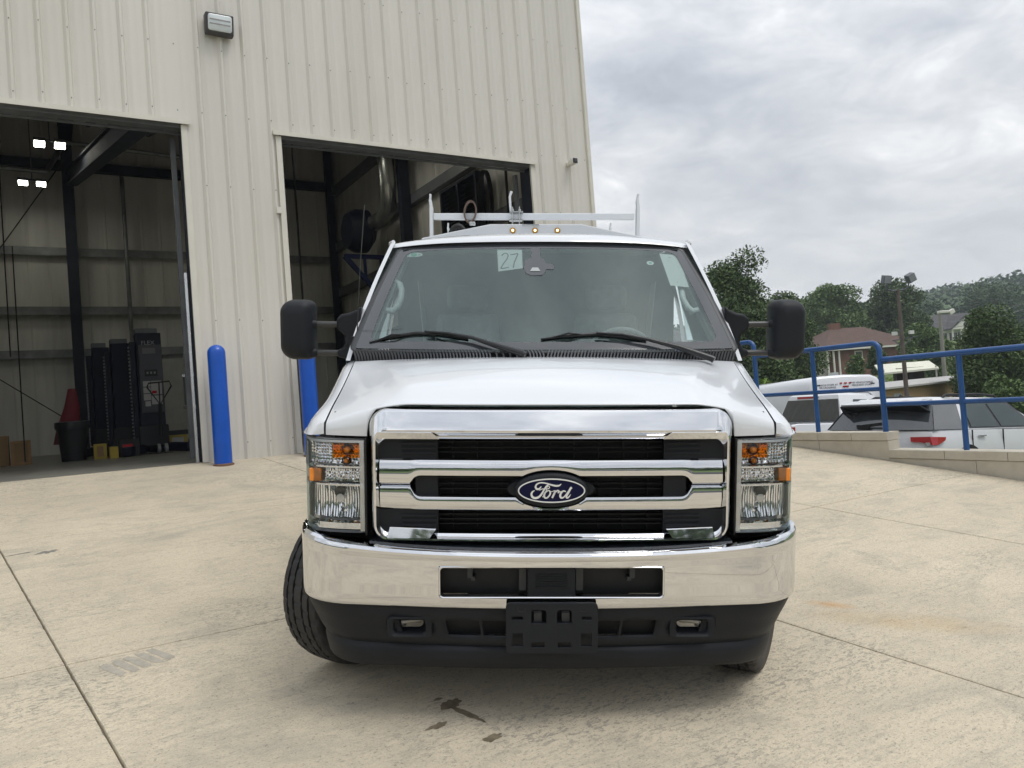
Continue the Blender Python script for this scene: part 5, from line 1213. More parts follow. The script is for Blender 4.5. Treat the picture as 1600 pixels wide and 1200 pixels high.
def suv(F, lab):
    L, hw, zb = 5.05, 1.0, 1.10; T = Thing('suv', lab, 'suv', (0, 0, 0), F)
    B = car_body(T, L, zb, hw)
    # greenhouse shell
    def g(x0, x1, t): return None
    ring0 = [(.05, -.93), (.45, -.955), (3.5, -.95), (3.75, -.85), (3.8, 0), (3.75, .85), (3.5, .95), (.45, .955), (.05, .93), (-.02, 0)]
    ring1 = [(.42, -.70), (.75, -.735), (2.6, -.72), (2.75, -.64), (2.82, 0), (2.75, .64), (2.6, .72), (.75, .735), (.42, .70), (.36, 0)]
    r0 = [(x, y, zb-.01) for x, y in ring0]; r1 = [(x, y, 1.565) for x, y in ring1]; r2 = [(lerp(x, 1.6, .08), y*.86, 1.63) for x, y in ring1]
    R_ = T.part('roof', MB().grid([r0, r1, r2], True).cap(r2), CARW, smooth=30)
    # rear glass wrapping the corner on both sides
    def pr(t, s, o=.006):  # rear surface, s -1..1
        y0, y1 = .925*s, .70*s; x = lerp(.05-.07*(1-s*s), .42-.06*(1-s*s), t)-o; return (x, lerp(y0, y1, t), lerp(zb, 1.565, t))
    T.part('rear_glass', MB().grid([[pr(t, s) for s in np.linspace(-1.02, 1.02, 15)] for t in (.0, .3, .6, .93)]), M_SUVREAR, smooth=60)
    for s in (-1, 1):
        def ps(x0, x1, t, o=.022): return (lerp(x0, x1, t), s*(lerp(.945, .722, t)+o), lerp(zb, 1.565, t))
        def pane(name, b0, b1, t0, t1, m, ta=.06, tb=.9):
            rows = []
            for t in np.linspace(ta, tb, 4): rows.append([ps(b0, t0, t), ps((b0+b1)/2, (t0+t1)/2, t), ps(b1, t1, t)])
            return T.part(name, MB().grid(rows), m)
        pane('quarter_glass', .03, .86, .40, 1.06, M_SUVREAR, .0, .93)
        pane('rear_door_window', 1.12, 1.98, 1.22, 1.90, M_CARGL); pane('front_door_window', 2.08, 3.15, 1.97, 2.55, M_CARGL)
        pane('window_frame', 1.06, 3.3, 1.16, 2.66, M_BLACKG, .02, .95).location = (0, -s*.008, 0)
        a = T.part('tail_light', MB().add([(.0, s*.60, .98), (-.035, s*.62, .985), (-.03, s*.93, .99), (.08, s*.985, .985), (.26, s*1.008, .98), (.24, s*1.008, .93), (.16, s*1.006, .90), (.06, s*.99, .86), (-.02, s*.95, .86), (-.035, s*.8, .90), (-.035, s*.62, .91)],
            [(0, 1, 10), (1, 2, 8, 9, 10), (2, 3, 7, 8), (3, 4, 5, 6, 7)]), M_RED, solid=.02)
        T.part('reverse_lamp', MB().box(-.045, -.03, min(s*.86, s*.93), max(s*.86, s*.93), .85, .90), M_SILV, parent=a)
        T.part('door_handle', MB().box(1.25, 1.47, min(s*.985, s*1.015), max(s*.985, s*1.015), .97, 1.0), M_SILV, bevel=.01, parent=B)
        T.part('door_seam', MB().box(1.07, 1.076, min(s*.98, s*1.002), max(s*.98, s*1.002), .4, 1.08).box(2.03, 2.036, min(s*.98, s*1.002), max(s*.98, s*1.002), .4, 1.08), M_DEEP, parent=B)
        T.part('roof_rail', MB().tube([(.85, s*.64, 1.62), (.98, s*.645, 1.665), (1.9, s*.63, 1.685), (2.55, s*.60, 1.665), (2.65, s*.6, 1.61)], .022, 8), M_DEEP, smooth=50)
    sp = MB().add([(.06, -.70, 1.54), (.06, .70, 1.54), (.45, .72, 1.605), (.45, -.72, 1.605), (.09, -.70, 1.505), (.09, .70, 1.505), (.45, .72, 1.505), (.45, -.72, 1.505)], [(0, 1, 2, 3), (7, 6, 5, 4), (0, 4, 5, 1), (1, 5, 6, 2), (2, 6, 7, 3), (3, 7, 4, 0)])
    S_ = T.part('spoiler', sp, CARW, bevel=.012)
    T.part('spoiler_side', MB().add([(.07, -.71, 1.505), (.07, .71, 1.505), (.27, .78, 1.38), (.24, .62, 1.37), (.26, .54, 1.42), (.26, -.54, 1.42), (.24, -.62, 1.37), (.27, -.78, 1.38)], [(0, 1, 2, 3, 4, 5, 6, 7)]), M_BLACKG, solid=.02, parent=S_)
    T.part('rear_wiper', MB().obox((.0, .30, 1.16), (-.02, -.12, 1.20), .02, .05).obox((.0, .35, 1.16), (-.02, .1, 1.15), .03, .06), M_DEEP)
    T.part('shark_fin_antenna', MB().add([(.68, -.03, 1.62), (.68, .03, 1.62), (.92, .0, 1.63), (.72, 0, 1.71)], [(0, 1, 3), (1, 2, 3), (2, 0, 3), (0, 2, 1)]), M_DEEP, bevel=.006)
    T.part('windscreen', MB().grid([[(lerp(3.80, 2.84, t)+.01, y*lerp(.84, .62, t), lerp(zb, 1.565, t)+.01) for y in (-1, 0, 1)] for t in (.05, .95)]), M_DKGLASS)
    wheels_of(T, L, hw); return T.o
def pickup(F, lab):
    L, hw, zb = 5.9, 1.0, 1.22; T = Thing('pickup_truck', lab, 'pickup truck', (0, 0, 0), F)
    B = car_body(T, L, zb, hw, hoodz=1.2)
    x0 = 1.75
    r0 = [(x0, -.90, zb), (x0+.2, -.95, zb), (4.1, -.94, zb), (4.35, -.8, zb), (4.35, .8, zb), (4.1, .94, zb), (x0+.2, .95, zb), (x0, .90, zb)]
    r1 = [(x0+.22, -.66, 1.86), (x0+.42, -.72, 1.86), (3.25, -.70, 1.84), (3.4, -.6, 1.84), (3.4, .6, 1.84), (3.25, .70, 1.84), (x0+.42, .72, 1.86), (x0+.22, .66, 1.86)]
    r2 = [(lerp(x, 2.6, .12), y*.84, z+.06) for x, y, z in r1]
    T.part('cab', MB().grid([r0, r1, r2], True).cap(r2), CARW, smooth=30)
    def rg(y, t, o=.012): return (x0+.22*t-o, y, lerp(zb, 1.86, t))
    T.part('rear_window', MB().grid([[rg(y*lerp(.84, .66, t), t) for y in (-1, -.4, .4, 1)] for t in (.10, .86)]), M_DKGLASS)
    T.part('window_molding', MB().obox(rg(-.84, .07), rg(.84, .07), .02, .03), M_GREYS)
    T.part('brake_light', MB().obox(rg(-.02, .945), rg(.42, .945), .02, .045), M_RED); T.part('cargo_lamp', MB().obox(rg(-.16, .945), rg(-.03, .945), .02, .045), M_SILV)
    T.part('bed_floor', MB().box(.1, 1.7, -.8, .8, zb+.005, zb+.01), M_DEEP)
    for s in (-1, 1):
        def ps(x, t, o=.008): return (x, s*(lerp(.95, .72, t)+o), lerp(zb, 1.86, t))
        T.part('rear_door_window', MB().add([ps(2.12, .08), ps(2.95, .08), ps(2.86, .84), ps(2.36, .84)], [(0, 1, 2, 3)]), M_CARGL)
        T.part('front_door_window', MB().add([ps(3.05, .08), ps(3.95, .08), ps(3.2, .84), ps(2.96, .84)], [(0, 1, 2, 3)]), M_CARGL)
        T.part('tail_light', MB().box(-.01, .06, min(s*.86, s*.98), max(s*.86, s*.98), .85, 1.15), M_RED)
        T.part('door_handle', MB().box(2.3, 2.5, min(s*.99, s*1.02), max(s*.99, s*1.02), 1.06, 1.10), M_SILV, parent=B)
    T.part('windscreen', MB().grid([[(lerp(4.36, 3.41, t)+.01, y*lerp(.78, .58, t), lerp(zb, 1.84, t)+.01) for y in (-1, 0, 1)] for t in (.05, .95)]), M_DKGLASS)
    T.part('grille', MB().box(L-.02, L+.02, -.6, .6, .7, 1.0), M_BLACKG)
    wheels_of(T, L, hw, .4); return T.o
SUV = suv(carF(11.75, 7.82, None, 0), 'white SUV with dark rear glass and roof rails parked below the railing')
PICK = pickup(carF(13.3, 11.7, None, 0), 'white crew cab pickup truck parked between the SUV and the van mirror')
def lowz(n): return padz(0, -10.4)-.03-.035*(-10.4-n)
for k, (src, u, n, rot, lab) in enumerate(((SUV, -4.5, -13.2, -PI/2, 'parked white SUV behind the camera, mirrored in the left of the grille bar'), (PICK, 1.0, -13.0, -PI/2, 'parked white pickup behind the camera, mirrored in the middle of the grille bar'),
                          (SUV, 5.5, -18.0, PI/2-.1, 'parked white SUV behind the camera, mirrored in the right of the grille bar'), (PICK, -10, -13.4, -PI/2, 'parked white pickup behind the camera, mirrored at the grille corner'))):
    c = copy_tree(src); c.matrix_world = carF(u, n, lowz(n), rot, 0); c['label'] = lab; c['group'] = 'cars parked behind the photographer'

def bus():
    p = at(1318, 584, 22.5); L, hw, h = 7.0, 1.16, 2.95
    h_dir = math.atan2(1, -.10); z0 = p.z-h-.02
    F = Matrix.Translation((p.x, p.y, z0)) @ Matrix.Rotation(h_dir, 4, 'Z') @ Matrix.Rotation(.03, 4, 'Y') @ Matrix.Rotation(.028, 4, 'X')
    T = Thing('shuttle_bus', 'white shuttle bus with black lettering across its rounded rear cap', 'bus', (0, 0, 0), F)
    half = [(0, .6), (hw, .6), (hw, 2.45), (hw-.03, 2.7), (hw-.13, 2.84), (hw-.34, 2.92), (0, h)]
    def ring(x, k): return [(x, -a*k, .6+(b-.6)*(.5+.5*k)) for a, b in half]+[(x, a*k, .6+(b-.6)*(.5+.5*k)) for a, b in half[-2:0:-1]]
    rows = [ring(0, .93), ring(.03, .975), ring(.10, 1), ring(6.2, 1), ring(6.9, .92)]
    T.part('body', MB().grid(rows, True).cap(rows[0]).cap(rows[-1], True), CARW, smooth=40)
    inset = [[(x, a, b) for a, b in rrect(0, 1.7, w, w*.82+.02, .25, 6)] for x, w in ((-.004, .86), (-.012, .84), (.004, .82))]
    T.part('rear_cap_recess', MB().grid(inset, True), M_SILV, smooth=40)
    T.part('rear_door', MB().box(-.02, -.002, -.42, .42, .7, 2.15), CARW, bevel=.01); T.part('rear_window', MB().box(-.03, -.021, -.78, -.46, 1.35, 2.12), M_DKGLASS)
    T.part('door_window', MB().box(-.03, -.021, -.36, .30, 1.4, 2.05), M_DKGLASS)
    for y, z, w in ((0, 2.70, .09), (.14, 2.70, .07), (-.14, 2.70, .07)): T.part('marker_light', MB().box(-.02, .01, y-w/2, y+w/2, z-.018, z+.018), M_RED)
    T.part('brake_light', MB().box(-.02, .01, -.09, .09, 2.58, 2.62), M_RED)
    for s in (-1, 1): T.part('corner_lamp', MB().box(-.01, .03, min(s*.78, s*.90), max(s*.78, s*.90), 2.64, 2.67), M_DEEP)
    T.part('antenna_pod', MB().box(.3, .5, .02, .22, h-.02, h+.09), M_SILV)
    for tx, y, z, s in (('THIS VEHICLE MAKES\nFREQUENT STOPS', -.50, 2.66, .075), ('VEHICLE STOPS AT\nRR CROSSINGS', .55, 2.62, .075), ('WATCH YOUR STEP\nWHEN EXITING', .05, 2.38, .072)):
        T.part('lettering', text_mb(tx, s, lambda a, b, d, y=y, z=z: (-.006-d, y-a, z+b)), M_INK)
    wheels_of(T, 7.0, hw, .42)
bus()

# ------------------------------------------------------------ yard buildings and poles
def yard():
    a, b = at(1345, 640, 31), at(1500, 630, 40); zt = at(1400, 604, 34).z
    d = (b-a); d.z = 0; L = d.length+4; d.normalize(); F = Matrix.Translation((a.x, a.y, -1.75)) @ Matrix.Rotation(math.atan2(d.y, d.x), 4, 'Z'); h = zt+1.75
    T = Thing('site_office', 'long tan board sided site office with a low grey roof', 'shed', (0, 0, 0), F)
    T.part('wall', MB().box(0, L, 0, 3, 0, h), M_SIDING)
    me = mesh_of('siding_board', MB().box(0, .235, -.03, 0, .2, h-.05), M_SIDING)
    for k in range(int(L/.25)): T.inst('siding_board', me, (.01+k*.25, 0, 0))
    T.part('roof', MB().add([(-.2, -.3, h+.02), (L+.2, -.3, h+.02), (L+.2, 3.3, h+.02), (-.2, 3.3, h+.02), (-.2, 1.5, h+.2), (L+.2, 1.5, h+.2), (-.2, -.3, h-.06), (L+.2, -.3, h-.06)],
        [(0, 1, 5, 4), (4, 5, 2, 3), (0, 4, 3), (1, 2, 5), (0, 6, 7, 1)]), M_METROOF)
    T.part('window', MB().box(5.2, 6.0, -.05, -.031, h-1.1, h-.55), M_HWHITE); T.part('pane', MB().box(5.27, 5.93, -.06, -.051, h-1.04, h-.61), M_BRICK)
    T.part('door', MB().box(3.6, 4.5, -.05, -.031, .2, h-.3), mat('door_grey', (.4, .42, .43), .5))
    T.part('vent', MB().box(2.2, 2.5, 1.2, 1.5, h+.12, h+.3), M_METROOF)
    p = at(1412, 590, 44); F = Matrix.Translation((p.x, p.y, -1.6)) @ Matrix.Rotation(-.35, 4, 'Z'); hh = p.z+1.6+.55
    T = Thing('kiosk', 'dark brown yard kiosk under a flat cream canopy', 'kiosk', (0, 0, 0), F)
    T.part('booth', MB().box(-.45, .95, -.8, .8, 0, hh), mat('brown_boards', (.045, .028, .024), .8))
    T.part('canopy', MB().add([(-1.35, -1.7, hh-.30), (1.55, -1.7, hh-.22), (1.55, 1.3, hh+.22), (-1.35, 1.3, hh+.22), (-1.35, -1.7, hh-.20), (1.55, -1.7, hh-.12), (1.55, 1.3, hh+.32), (-1.35, 1.3, hh+.32)], [(0, 3, 2, 1), (4, 5, 6, 7), (0, 1, 5, 4), (1, 2, 6, 5), (2, 3, 7, 6), (3, 0, 4, 7)]), mat('canopy_cream', (.68, .68, .56), .7))
    T.part('window', MB().box(-.2, .15, -.83, -.801, hh-.9, hh-.35), M_DEEP)
    for x in (-1.2, 1.4): T.part('post', MB().box(x, x+.08, -1.55, -1.47, 0, hh), M_METROOF)
    p = at(1500, 615, 50); single('tarp_heap', 'green covered dumpster in the yard beyond the office shed', 'dumpster', MB().add([(-2.5, -1, 0), (2.5, -1, 0), (2.5, 1, 0), (-2.5, 1, 0), (-2.4, -.9, 1.5), (2.4, -.9, 1.4), (2.4, .9, 1.7), (-2.4, .9, 1.8)], [(0, 1, 5, 4), (1, 2, 6, 5), (2, 3, 7, 6), (3, 0, 4, 7), (4, 5, 6, 7)]), M_GREEN, (0, 0, 0), Matrix.Translation((p.x-1.6, p.y, p.z-.9))).name = 'dumpster'
    # flood light pole
    b_, t_ = at(1424, 700, 30), at(1407, 452, 30); t_.x, t_.y = b_.x, b_.y
    T = Thing('flood_light_pole', 'tall brown pole with two large flood lights on a curved crossarm', 'light pole', tuple(b_), Matrix(), None)
    x, y, z = t_
    T.part('pole', MB().tube([tuple(b_), (x, y, z)], [.10, .06], 12), M_POLE, smooth=50)
    T.part('crossarm', MB().tube([(x-.42, y, z+.22), (x-.40, y, z+.02), (x-.2, y, z-.04), (x+.25, y, z-.03), (x+.42, y, z+.05), (x+.45, y, z+.25)], .035, 8), M_GREYS, smooth=50)
    for dx, a in ((-.44, .1), (.50, -.45)):
        M = Matrix.Translation((x+dx, y, z+.42)) @ Matrix.Rotation(a, 4, 'Y') @ Matrix.Rotation(.25, 4, 'X')
        mb = MB().box(-.15, .15, -.20, .08, -.15, .17); mb.xform(lambda p: M @ Vector(p)); H = T.part('flood_light', mb, M_GREYS, bevel=.02)
        mb = MB().box(-.125, .125, -.206, -.201, -.125, .145); mb.xform(lambda p: M @ Vector(p)); T.part('lens', mb, mat('lens_grey', (.30, .32, .33), .2), parent=H)
    zz = at(1414, 520, 30).z
    T.part('lower_arm', MB().obox((x-.38, y, zz-.28), (x+.62, y, zz-.16), .04, .04).obox((x, y, zz-.55), (x-.35, y, zz-.25), .03, .03).obox((x, y, zz-.55), (x+.4, y, zz-.2), .03, .03), M_GREYS)
    for dx in (-.32, .33):
        M = Matrix.Translation((x+dx, y-.1, zz)) @ Matrix.Rotation(.3*(-1 if dx < 0 else 1), 4, 'Z')
        mb = MB().box(-.10, .10, -.05, .04, -.07, .07); mb.xform(lambda p: M @ Vector(p)); T.part('flood_light', mb, mat('lens_pale', (.60, .62, .56), .3))
    b_, t_ = at(1481, 640, 58), at(1476, 490, 58); t_.x, t_.y = b_.x, b_.y; x, y, z = t_
    T = Thing('street_light', 'weathered grey pole with a pair of small white street lights', 'light pole', tuple(b_), Matrix())
    T.part('pole', MB().tube([tuple(b_), (x, y, z)], [.17, .12], 10), mat('pole_grey', (.26, .25, .22), .8), smooth=50)
    T.part('lamp_head', MB().box(x-.1, x+.62, y-.2, y+.2, z+.02, z+.24), M_HWHITE, bevel=.05)
    T.part('lamp_head', MB().obox((x+.7, y, z+.0), (x+1.1, y, z+.2), .3, .35), M_HWHITE, bevel=.05); T.part('bracket', MB().obox((x, y, z), (x+.9, y, z-.05), .06, .06), M_GREYS)
    b_, t_ = at(1390, 560, 105), at(1384, 493, 105); t_.x, t_.y = b_.x, b_.y; x, y, z = t_
    T = Thing('utility_pole', 'distant utility pole with grey transformer and thin wires above the brick house', 'utility pole', tuple(b_), Matrix())
    T.part('pole', MB().tube([tuple(b_), (x, y, z)], .16, 8), M_POLE); T.part('transformer', MB().lathe((x-.45, y, z-2.6), [(0, 0), (.28, 0), (.28, .9), (0, .95)], 10), M_SILV)
    T.part('crossarm', MB().box(x-1, x+1, y-.06, y+.06, z-.9, z-.78), M_POLE)
    for k, dz in enumerate((-.8, -1.6, -4.2)):
        for ex, ez in ((1235, 505), (1600, 500)):
            e = at(ex, ez, 105); e.z = z+dz+1.0
            T.part('wire', MB().tube([(lerp(x, e.x, t), y, lerp(z+dz, e.z, t)-1.2*math.sin(PI*t)) for t in np.linspace(0, 1, 9)], .035, 4), M_GREYS)
yard()

def houses():
    # brick house with a hipped roof
    p = at(1303, 583, 80); F = Matrix.Translation((p.x, p.y, p.z-.1)) @ Matrix.Rotation(.22, 4, 'Z'); w, d, h = 10.5, 9, 2.7
    T = Thing('brick_house', 'red brick bungalow with a brown hipped roof on the green rise', 'house', (0, 0, 0), F)
    T.part('wall', MB().box(.8, w, 0, d, -2, h), M_BRICK)
    T.part('roof', MB().add([(-1.2, -.5, h-.1), (w+.6, -.5, h-.1), (w+.6, d+.5, h-.1), (-1.2, d+.5, h-.1), (3.2, d/2, h+2.35), (w-3.2, d/2, h+2.35)], [(0, 1, 5, 4), (1, 2, 5), (2, 3, 4, 5), (3, 0, 4), (3, 2, 1, 0)]), M_ROOF1)
    T.part('chimney', MB().box(3.1, 4.3, d/2-.3, d/2+.4, h+1.6, h+2.9), M_BRICK)
    T.part('eave_board', MB().box(-1.2, w+.6, -.55, -.505, h-.28, h-.1), M_HWHITE)
    for x in (2.6, 5.1): 
        f = T.part('window', MB().box(x, x+.95, -.06, -.003, .85, 2.25), M_HWHITE); T.part('pane', MB().box(x+.1, x+.85, -.08, -.061, .95, 1.5).box(x+.1, x+.85, -.08, -.061, 1.58, 2.15), M_DKGLASS, parent=f)
    for x in (-.8, -.1, .55): T.part('porch_post', MB().box(x, x+.14, -.3, -.16, -.5, h-.3), M_HWHITE)
    T.part('porch_back', MB().box(-.9, .79, 1.8, 2, -.6, h-.2), M_HWHITE)
    # white house with a pediment
    p = at(1497, 529, 150); F = Matrix.Translation((p.x, p.y, p.z-1)) @ Matrix.Rotation(.12, 4, 'Z')
    T = Thing('white_house', 'distant white house with a columned pediment and long grey roof', 'house', (0, 0, 0), F)
    T.part('wall', MB().box(-4.2, 11, 0, 8, -3, 3.0), M_HWHITE); T.part('roof', MB().add([(-4.8, -.5, 2.9), (11.5, -.5, 2.9), (11.5, 8.5, 2.9), (-4.8, 8.5, 2.9), (-2.6, 4, 6.2), (11.5, 4, 6.2)], [(0, 1, 5, 4), (1, 2, 5), (2, 3, 4, 5), (3, 0, 4)]), M_ROOF2)
    T.part('portico', MB().prism([(-2.4, 2.75), (3.6, 2.75), (.6, 4.9)], 'y', -1.6, 2.5), M_HWHITE); T.part('portico_roof', MB().prism([(-2.9, 2.7), (.6, 5.25), (4.1, 2.7), (4.1, 2.95), (.6, 5.5), (-2.9, 2.95)], 'y', -1.9, 3.4), M_ROOF2)
    T.part('round_window', MB().lathe((.6, -1.62, 3.65), [(0, -.02), (.38, -.02), (.42, .02)], 18, 'y'), M_DKGLASS)
    for x in (-2.2, -.4, 1.4, 3.2): T.part('column', MB().lathe((x+.1, -1.4, -1), [(.17, 0), (.15, 3.75)], 10), M_HWHITE)
    for x in (-3.6, -1.4, .4, 2.2, 5, 8): 
        f = T.part('window', MB().box(x, x+.9, -.05, -.003, .5, 2.2), mat('window_grey', (.2, .22, .24), .3)); T.part('shutter', MB().box(x-.35, x-.05, -.05, -.003, .5, 2.2).box(x+.95, x+1.25, -.05, -.003, .5, 2.2), M_ROOF2, parent=f)
    # cream building glimpsed between mirror and cab
    p = at(1158, 575, 42); F = Matrix.Translation((p.x, p.y, p.z-.5))
    T = Thing('cream_house', 'cream walled house with a dark roof glimpsed behind the towing mirror arms', 'house', (0, 0, 0), F)
    T.part('wall', MB().box(-5, .85, 0, 5, -2, 1.9), M_HWHITE); T.part('roof', MB().add([(-5.4, -.3, 1.85), (1.1, -.3, 1.85), (1.1, 5.3, 1.85), (-5.4, 5.3, 1.85), (-3, 2.5, 3.0), (-.3, 2.5, 3.0)], [(0, 1, 5, 4), (1, 2, 5), (2, 3, 4, 5), (3, 0, 4)]), M_ROOF2)
    T.part('window', MB().box(-.6, .1, -.04, -.003, .4, 1.4), M_DKGLASS)
houses()

# ------------------------------------------------------------ trees
def leaf_quads(C, size, r, up=.35):
    n = len(C); a = r.uniform(0, 2*PI, n); z = r.uniform(-.3, 1, n); q = np.sqrt(np.maximum(0, 1-z*z)); nrm = np.stack([q*np.cos(a), q*np.sin(a), z+up], 1); nrm /= np.linalg.norm(nrm, axis=1)[:, None]
    t = r.normal(size=(n, 3)); t -= nrm*(t*nrm).sum(1)[:, None]; t /= np.linalg.norm(t, axis=1)[:, None]+1e-9; b = np.cross(nrm, t)
    s = size*r.uniform(.6, 1.3, n)[:, None]; V = np.stack([C-t*s*.55, C-b*s*.32+nrm*s*.06, C+t*s*.55, C+b*s*.32+nrm*s*.06], 1).reshape(-1, 3); return V
def leaf_mesh(name, V, m):
    n = len(V)//4; me = bpy.data.meshes.new(name); me.vertices.add(len(V)); me.vertices.foreach_set('co', V.astype(np.float32).ravel())
    me.loops.add(n*4); me.loops.foreach_set('vertex_index', np.arange(n*4, dtype=np.int32)); me.polygons.add(n); me.polygons.foreach_set('loop_start', np.arange(0, n*4, 4, dtype=np.int32)); me.materials.append(m); me.update(calc_edges=True); me.validate(); return me
def tree(lab, x, y, zb, h, w, m, size, n, seed, trunk=.28, name='tree', cat='tree', group=None, open_=0.0, conic=0.0):
    r = np.random.default_rng(seed); T = Thing(name, lab, cat, (x, y, zb), Matrix(), group)
    c0 = zb+h*trunk; H = zb+h-c0; nb = 34; B = []
    for k in range(nb):
        t = (k+.5)/nb; zz = .08+.86*t; wr = math.sin(PI*min(1, (zz*.78+.18)))**.7*(1-conic*zz)
        a = r.uniform(0, 2*PI); rad = wr*w/2*r.uniform(.20, .74); B.append((x+rad*math.cos(a), y+rad*math.sin(a), c0+H*zz*r.uniform(.93, 1.03), w*r.uniform(.17, .27)*(1-.2*zz)))
    pts = []
    for bx, bz_, bz, br in B:
        k = int(n/nb); d = r.normal(size=(k, 3)); d /= np.linalg.norm(d, axis=1)[:, None]; q = r.uniform(.35 if open_ else .55, 1.12, k)[:, None]; d[:, 2] *= .75
        keep = r.uniform(size=k) > open_*.5; pts.append((np.array([bx, bz_, bz])+d*q*br)[keep])
    P = np.concatenate(pts); V = leaf_quads(P, size, r)-np.array([x, y, zb])
    o = bpy.data.objects.new('crown', leaf_mesh('crown', V, m)); COL.objects.link(o); o.parent = T.o
    tr = w*.022+.05; mb = MB(); top = (x+.1*w*.1, y, c0+H*.55)
    mb.tube([(x, y, zb-.4), (x+.01*w, y, lerp(zb, c0, .6)), top], [tr, tr*.8, tr*.25], 8)
    for k in range(0, nb, 2):
        bx, by_, bz, br = B[k]; s = (x, y, lerp(zb+h*trunk*.8, bz, .35)); mb.tube([s, ((s[0]+bx)/2, (s[1]+by_)/2, (s[2]+bz)/2-.02*h), (bx, by_, bz)], [tr*.35, tr*.22, tr*.08], 5)
    T.part('trunk', mb, M_BARK, smooth=50)
def ptree(lab, px, ptop, pbase, pw, Y, m, dens=1.0, seed=0, **k):
    t, b = at(px, ptop, Y), at(px, pbase, Y); w = pw/1200*Y*1.02; h = t.z-b.z; size = k.pop('size', max(.15, Y*.0032))
    n = int(dens*24000); tree(lab, b.x, b.y, b.z, h, w, M_LEAF[m], size, n, seed, **k)
ptree('large open crowned dark tree rising beside the cab roof', 1165, 396, 640, 150, 40, 0, 1.5, 1, trunk=.12, open_=.5, size=.15)
ptree('dense dark tree standing behind the right towing mirror', 1232, 462, 650, 120, 47, 0, 1.3, 2, trunk=.05)
ptree('broad round green tree left of the flood light pole', 1308, 444, 590, 108, 92, 1, 1.3, 3, trunk=.08)
ptree('broad dark round tree behind the flood light pole', 1404, 443, 580, 106, 95, 0, 1.3, 4, trunk=.08)
ptree('thin young tree on the lawn before the brick house', 1340, 552, 604, 30, 60, 1, .10, 5, trunk=.25, open_=.6)
ptree('small dark tree on the lawn right of the brick house', 1374, 535, 606, 30, 62, 0, .35, 6, trunk=.3)
ptree('bushy green tree directly behind the flood light pole base', 1446, 510, 600, 84, 66, 1, 1.0, 7, trunk=.08)
ptree('big dark green tree above the parked SUV at the right', 1560, 486, 655, 150, 36, 0, 1.8, 8, trunk=.04, size=.13, conic=.45)
ptree('dark tree overlapping the frame edge behind the big right tree', 1630, 505, 650, 90, 40, 0, 1.0, 9, trunk=.05)
ptree('wide hazy tree behind the white house', 1562, 452, 560, 130, 165, 3, 1.1, 10, trunk=.05)
ptree('small hazy tree left of the white house', 1455, 478, 545, 66, 170, 3, .8, 11, trunk=.05)
ptree('small rounded tree on the skyline left of the wooded hill', 1352, 470, 560, 70, 120, 3, .8, 12, trunk=.05)
ptree('dark leafy tree low behind the bus roof', 1212, 545, 655, 90, 36, 0, 1.0, 13, trunk=.04)
ptree('green tree between the two big round trees', 1262, 462, 600, 74, 98, 1, .8, 14, trunk=.05)
ptree('low dark tree between the street light and the right tree', 1512, 552, 625, 50, 52, 0, .7, 15, trunk=.04)
ptree('hazy tree at the foot of the wooded hill', 1515, 500, 560, 50, 175, 3, .5, 16, trunk=.05)
ptree('dark bushy tree below the brick house roof', 1246, 560, 640, 60, 52, 0, .7, 18, trunk=.04)
for k, (lab, px, t, b, w, Y, m) in enumerate((('bright yellow green shrub behind the shuttle bus', 1262, 604, 650, 100, 31, 2), ('small bright green shrub under the van mirror', 1192, 594, 640, 40, 27, 2), ('low green bush by the railing at the right', 1575, 590, 650, 70, 33, 1))):
    ptree(lab, px, t, b, w, Y, m, .8, 30+k, trunk=.02, name='shrub', cat='shrub', size=.13)

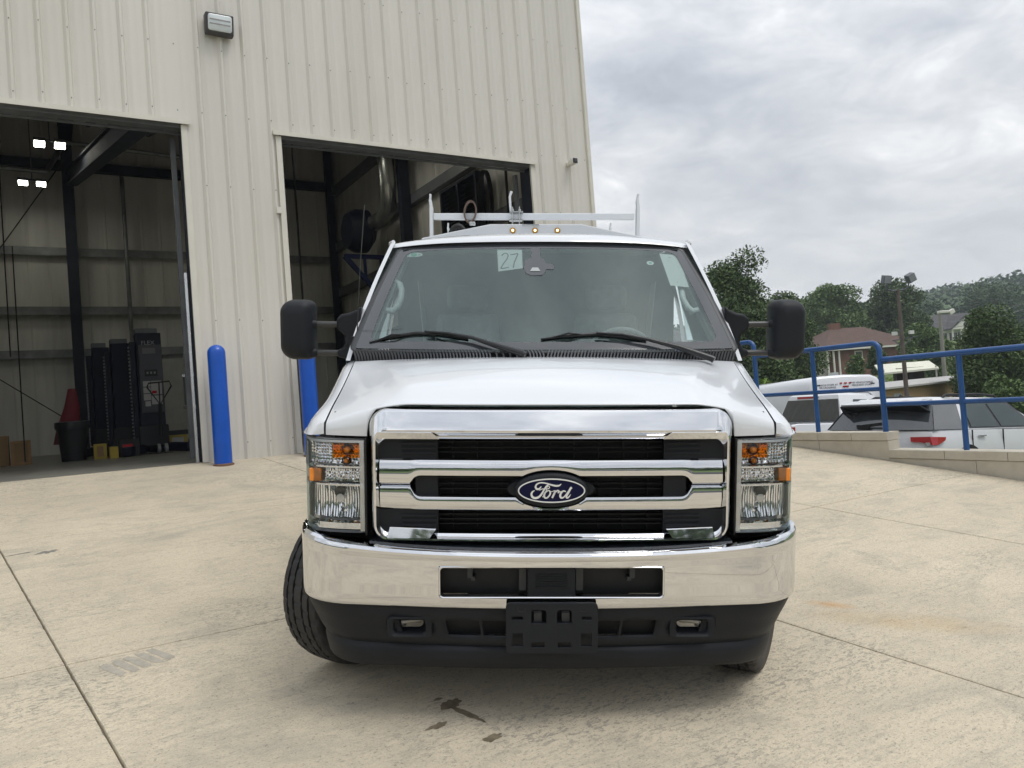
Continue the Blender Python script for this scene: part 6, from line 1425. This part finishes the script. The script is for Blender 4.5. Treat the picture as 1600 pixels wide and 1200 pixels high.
def far_wood():
    r = np.random.default_rng(5); P = []
    for k in range(2600):
        a = r.uniform(.12, .80); d = r.uniform(215, 420); x, y = d*math.sin(a), d*math.cos(a); z = terrain(x, y); R = r.uniform(2.8, 6.0); m = 34
        q = r.normal(size=(m, 3)); q /= np.linalg.norm(q, axis=1)[:, None]; q[:, 2] = np.abs(q[:, 2])*1.1-.25; P.append(np.array([x, y, z+R*.9])+q*R*r.uniform(.8, 1.05, m)[:, None])
    V = leaf_quads(np.concatenate(P), 2.0, r, .6); o = bpy.data.objects.new('far_woods', leaf_mesh('far_woods', V, M_LEAF[3])); COL.objects.link(o); o['kind'] = 'stuff'; o['label'] = 'wooded hill fading into haze behind the houses'
    # unseen trees added round the lower lot to give the chrome a reflection
    P = []
    for k in range(420):
        a = r.uniform(1.7, 4.7); d = r.uniform(58, 90); x, y = d*math.sin(a), d*math.cos(a); z = terrain(x, y); R = r.uniform(2.5, 4.5); m = 60
        q = r.normal(size=(m, 3)); q /= np.linalg.norm(q, axis=1)[:, None]; P.append(np.array([x, y, z+R])+q*R)
    V = leaf_quads(np.concatenate(P), 1.2, r); o = bpy.data.objects.new('treeline', leaf_mesh('treeline', V, M_LEAF[0])); COL.objects.link(o); o['kind'] = 'stuff'
    # rough grass on the slope by the brick house
    n = 16000; a = r.uniform(.30, .60, n); d = r.uniform(38, 85, n); x, y = d*np.sin(a), d*np.cos(a); z = np.array([terrain(i, j) for i, j in zip(x, y)])+.08
    V = leaf_quads(np.stack([x, y, z], 1), .30, r, -.2); o = bpy.data.objects.new('meadow_grass', leaf_mesh('meadow_grass', V, M_LEAF[2])); COL.objects.link(o); o['kind'] = 'stuff'
far_wood()
def haze():
    m = bpy.data.materials.new('haze_air'); m.use_nodes = True; n, l = m.node_tree.nodes, m.node_tree.links; n.clear()
    o = n.new('ShaderNodeOutputMaterial'); v = n.new('ShaderNodeVolumePrincipled'); v.inputs['Color'].default_value = (.80, .87, .95, 1); v.inputs['Density'].default_value = .0007; l.new(v.outputs[0], o.inputs['Volume'])
    struct('haze', MB().box(-610, 610, -610, 610, -6, 75), m, kind='stuff')
HAZE = True
if HAZE: haze()
